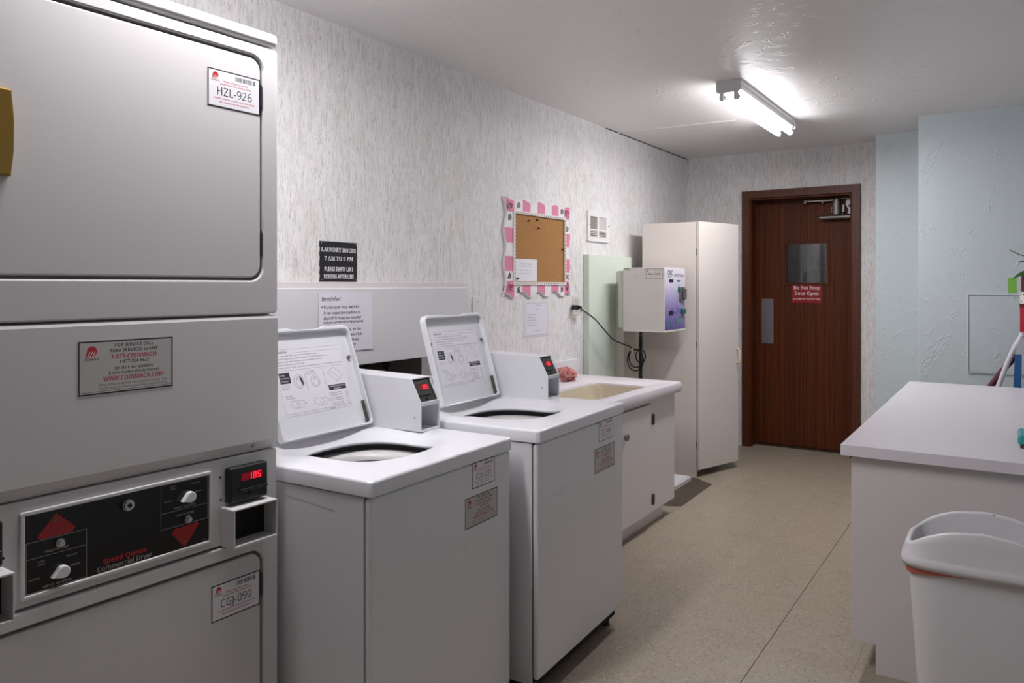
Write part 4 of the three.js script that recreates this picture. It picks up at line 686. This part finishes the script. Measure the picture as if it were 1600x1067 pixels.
// ---------------------------------------------------------------- waste bin
{
  const t = thing('waste_bin', 'white plastic waste bin with an open arched lid in front of the counter', 'bin', [2.318, 0, -2.565]);
  const bin = mat(0xd9d7da, 0.42), A = 0.198, B = 0.133;          // half width along x, half depth along z at the rim
  const loop = (a, b, n = 72) => { const q = []; for (let i = 0; i < n; i++) { const f = i / n * 2 * Math.PI, c = Math.cos(f), s = Math.sin(f), p = 2 / 5; q.push([a * Math.sign(c) * Math.abs(c) ** p, b * Math.sign(s) * Math.abs(s) ** p]); } return q; };
  const skin = (rings, name, m, lbl) => {                         // rings: [a, b, y or y(x, z)]
    const pos = [], idx = [], n = 72; rings.forEach(([a, b, y]) => loop(a, b).forEach(([x, z]) => pos.push(x, typeof y === 'function' ? y(x, z) : y, z)));
    for (let j = 0; j + 1 < rings.length; j++) for (let i = 0; i < n; i++) { const p = j * n + i, q = j * n + (i + 1) % n; idx.push(p, p + n, q, q, p + n, q + n); }
    const g = new THREE.BufferGeometry(); g.setAttribute('position', new THREE.Float32BufferAttribute(pos, 3)); g.setIndex(idx); g.computeVertexNormals(); return part(name, g, m, t, lbl);
  };
  bin.side = THREE.DoubleSide;
  skin([[0.001, 0.001, 0.0], [A - 0.055, B - 0.04, 0.0], [A - 0.045, B - 0.03, 0.006], [A - 0.01, B - 0.008, 0.56], [A - 0.013, B - 0.011, 0.56], [A - 0.048, B - 0.033, 0.012], [0.001, 0.001, 0.012]], 'bucket', bin);
  const arch = (x) => 0.062 * Math.max(0, 1 - (x / (A - 0.01)) ** 2), low = 0.598;
  const y = (k) => (x, z) => low + k * arch(x) * Math.min(1, Math.abs(z) / (B * 0.85)) ** 3;
  skin([[A - 0.012, B - 0.010, 0.545], [A + 0.006, B + 0.006, 0.543], [A + 0.008, B + 0.008, 0.556], [A + 0.006, B + 0.006, 0.57], [A - 0.001, B - 0.001, 0.577], [A - 0.003, B - 0.003, y(0.5)], [A - 0.006, B - 0.006, y(1)], [A - 0.012, B - 0.012, (x, z) => y(1.0)(x, z) + 0.006], [A - 0.020, B - 0.019, y(0.97)], [A - 0.022, B - 0.022, 0.565], [A - 0.03, B - 0.03, 0.55]], 'lid', bin, 'white arched lid frame');
  const sag = (x) => 0.541 - 0.02 * Math.max(0, Math.min(1, (-x - 0.02) / 0.16)) ** 1.3;
  skin([[A - 0.0105, B - 0.0085, (x) => sag(x) - 0.002], [A - 0.004, B - 0.002, sag], [A - 0.001, B + 0.001, 0.546], [A - 0.008, B - 0.006, 0.549]], 'bag_edge', mat(0xc4675c, 0.5), 'red edge of the bin bag');
  part('pivot', [rod(0.006, 0.004, 'z', 0.02, 0.656, -B + 0.014, 12)], mat(0x6a6560, 0.5), t);
}
// ---------------------------------------------------------------- things leaning behind the counter against the blue wall
{
  const t = thing('leaning_frame', 'white tubular frame with blue strap leaning behind the counter', 'frame', [2.42, 0, -5.3]);
  part('tube', tube([[-0.27, 0.0, 0.02], [-0.2, 0.35, 0.01], [-0.105, 0.76, 0.0], [-0.03, 0.98, 0], [0.0, 1.04, 0], [0.012, 1.08, 0], [0.014, 1.2, 0]], 0.0135, 60, false, 12), mat(0xdedce4, 0.4), t);
  part('tube', tube([[0.30, 0.0, 0.02], [0.22, 0.35, 0.01], [0.13, 0.76, 0.0], [0.055, 0.98, 0], [0.03, 1.04, 0], [0.016, 1.08, 0]], 0.0135, 60, false, 12), mat(0xdedce4, 0.4), t);
  part('strap', ext(poly([[-0.052, 0.3], [-0.005, 0.3], [0.006, 0.945], [-0.028, 0.945]]), 0.02, 0.026, 0.001), mat(0x2f5f9e, 0.7), t, 'blue strap');
  part('grey_panel', ext(poly([[-0.028, 0.945], [0.05, 0.945], [0.03, 1.03], [0.0, 1.05]]), 0.012, 0.022, 0.001), mat(0xb9bcc2, 0.6), t, 'pale grey panel');
  part('dark_strap', box(0.035, 0.06, 0.3, 0.9, -0.02, -0.01, 0.001), mat(0x4a4a52, 0.7), t);
  part('sleeve', [rod(0.034, 0.062, 'y', 0.03, 1.105, 0, 24), rod(0.034, 0.078, 'y', 0.03, 1.177, 0, 24)], mat(0xa81228, 0.45), t, 'red sleeve');
  part('sleeve_band', rod(0.036, 0.022, 'y', 0.03, 1.225, 0, 24), mat(0x5c0f1a, 0.5), t);
  part('spotted_sleeve', rod(0.034, 0.07, 'y', 0.03, 1.268, 0, 24), print(512, 256, (g, w, h) => { g.fillStyle = '#dcdad8'; g.fillRect(0, 0, w, h); g.fillStyle = '#262226'; for (let i = 0; i < 60; i++) { g.beginPath(); g.ellipse(rnd() * w, rnd() * h, rr_(5, 16), rr_(5, 14), rnd() * 3, 0, 7); g.fill(); } }, 0.5), t, 'white sleeve with black spots');
  part('sleeve_top', [rod(0.03, 0.10, 'y', 0.032, 1.352, 0, 24)], mat(0x5a1620, 0.5), t, 'dark red top sleeve');
  const leaf = (pts, r) => tube(pts, r, 14, false, 5).scale(1, 1, 0.6);
  part('leaf', ext((() => { const s = new THREE.Shape(); s.moveTo(-0.04, 1.375); s.quadraticCurveTo(-0.01, 1.43, 0.07, 1.44); s.quadraticCurveTo(0.03, 1.4, 0.07, 1.41); s.quadraticCurveTo(0.0, 1.40, -0.04, 1.375); return s; })(), 0.036, 0.04, 0.001), mat(0x2f6a2c, 0.6), t, 'green leaf');
  part('leaf', leaf([[-0.052, 1.545, 0], [0.0, 1.515, 0.01], [0.06, 1.49, 0.01], [0.05, 1.40, 0]], 0.0028), mat(0x4a5c4c, 0.7), t); part('leaf', leaf([[-0.01, 1.475, 0.01], [0.03, 1.475, 0.01], [0.05, 1.40, 0]], 0.003), mat(0x355a34, 0.7), t);
  part('tag', box(-0.062, -0.018, 1.295, 1.385, -0.004, -0.001, 0.001), mat(0x86c452, 0.7), t, 'lime green paper tag');
}
single('maroon_pole', [tube([[-0.62, 0.0, 0.0], [-0.14, 0.76, 0.0], [0.1, 1.13, 0.0]], 0.017, 30, false, 12), rod(0.019, 0.04, 'y', 0, 0, 0, 14).rotateZ(-0.565).translate(-0.105, 0.814, 0), rod(0.019, 0.03, 'y', 0, 0, 0, 14).rotateZ(-0.565).translate(-0.06, 0.884, 0)], mat(0x5a1c2c, 0.45), 'dark maroon pole leaning behind the counter across the white frame', 'pole', [2.43, 0.012, -5.36]);

scene.traverse((o) => { if (o.isMesh) { o.castShadow = true; o.receiveShadow = true; } });
renderer.render(scene, camera);
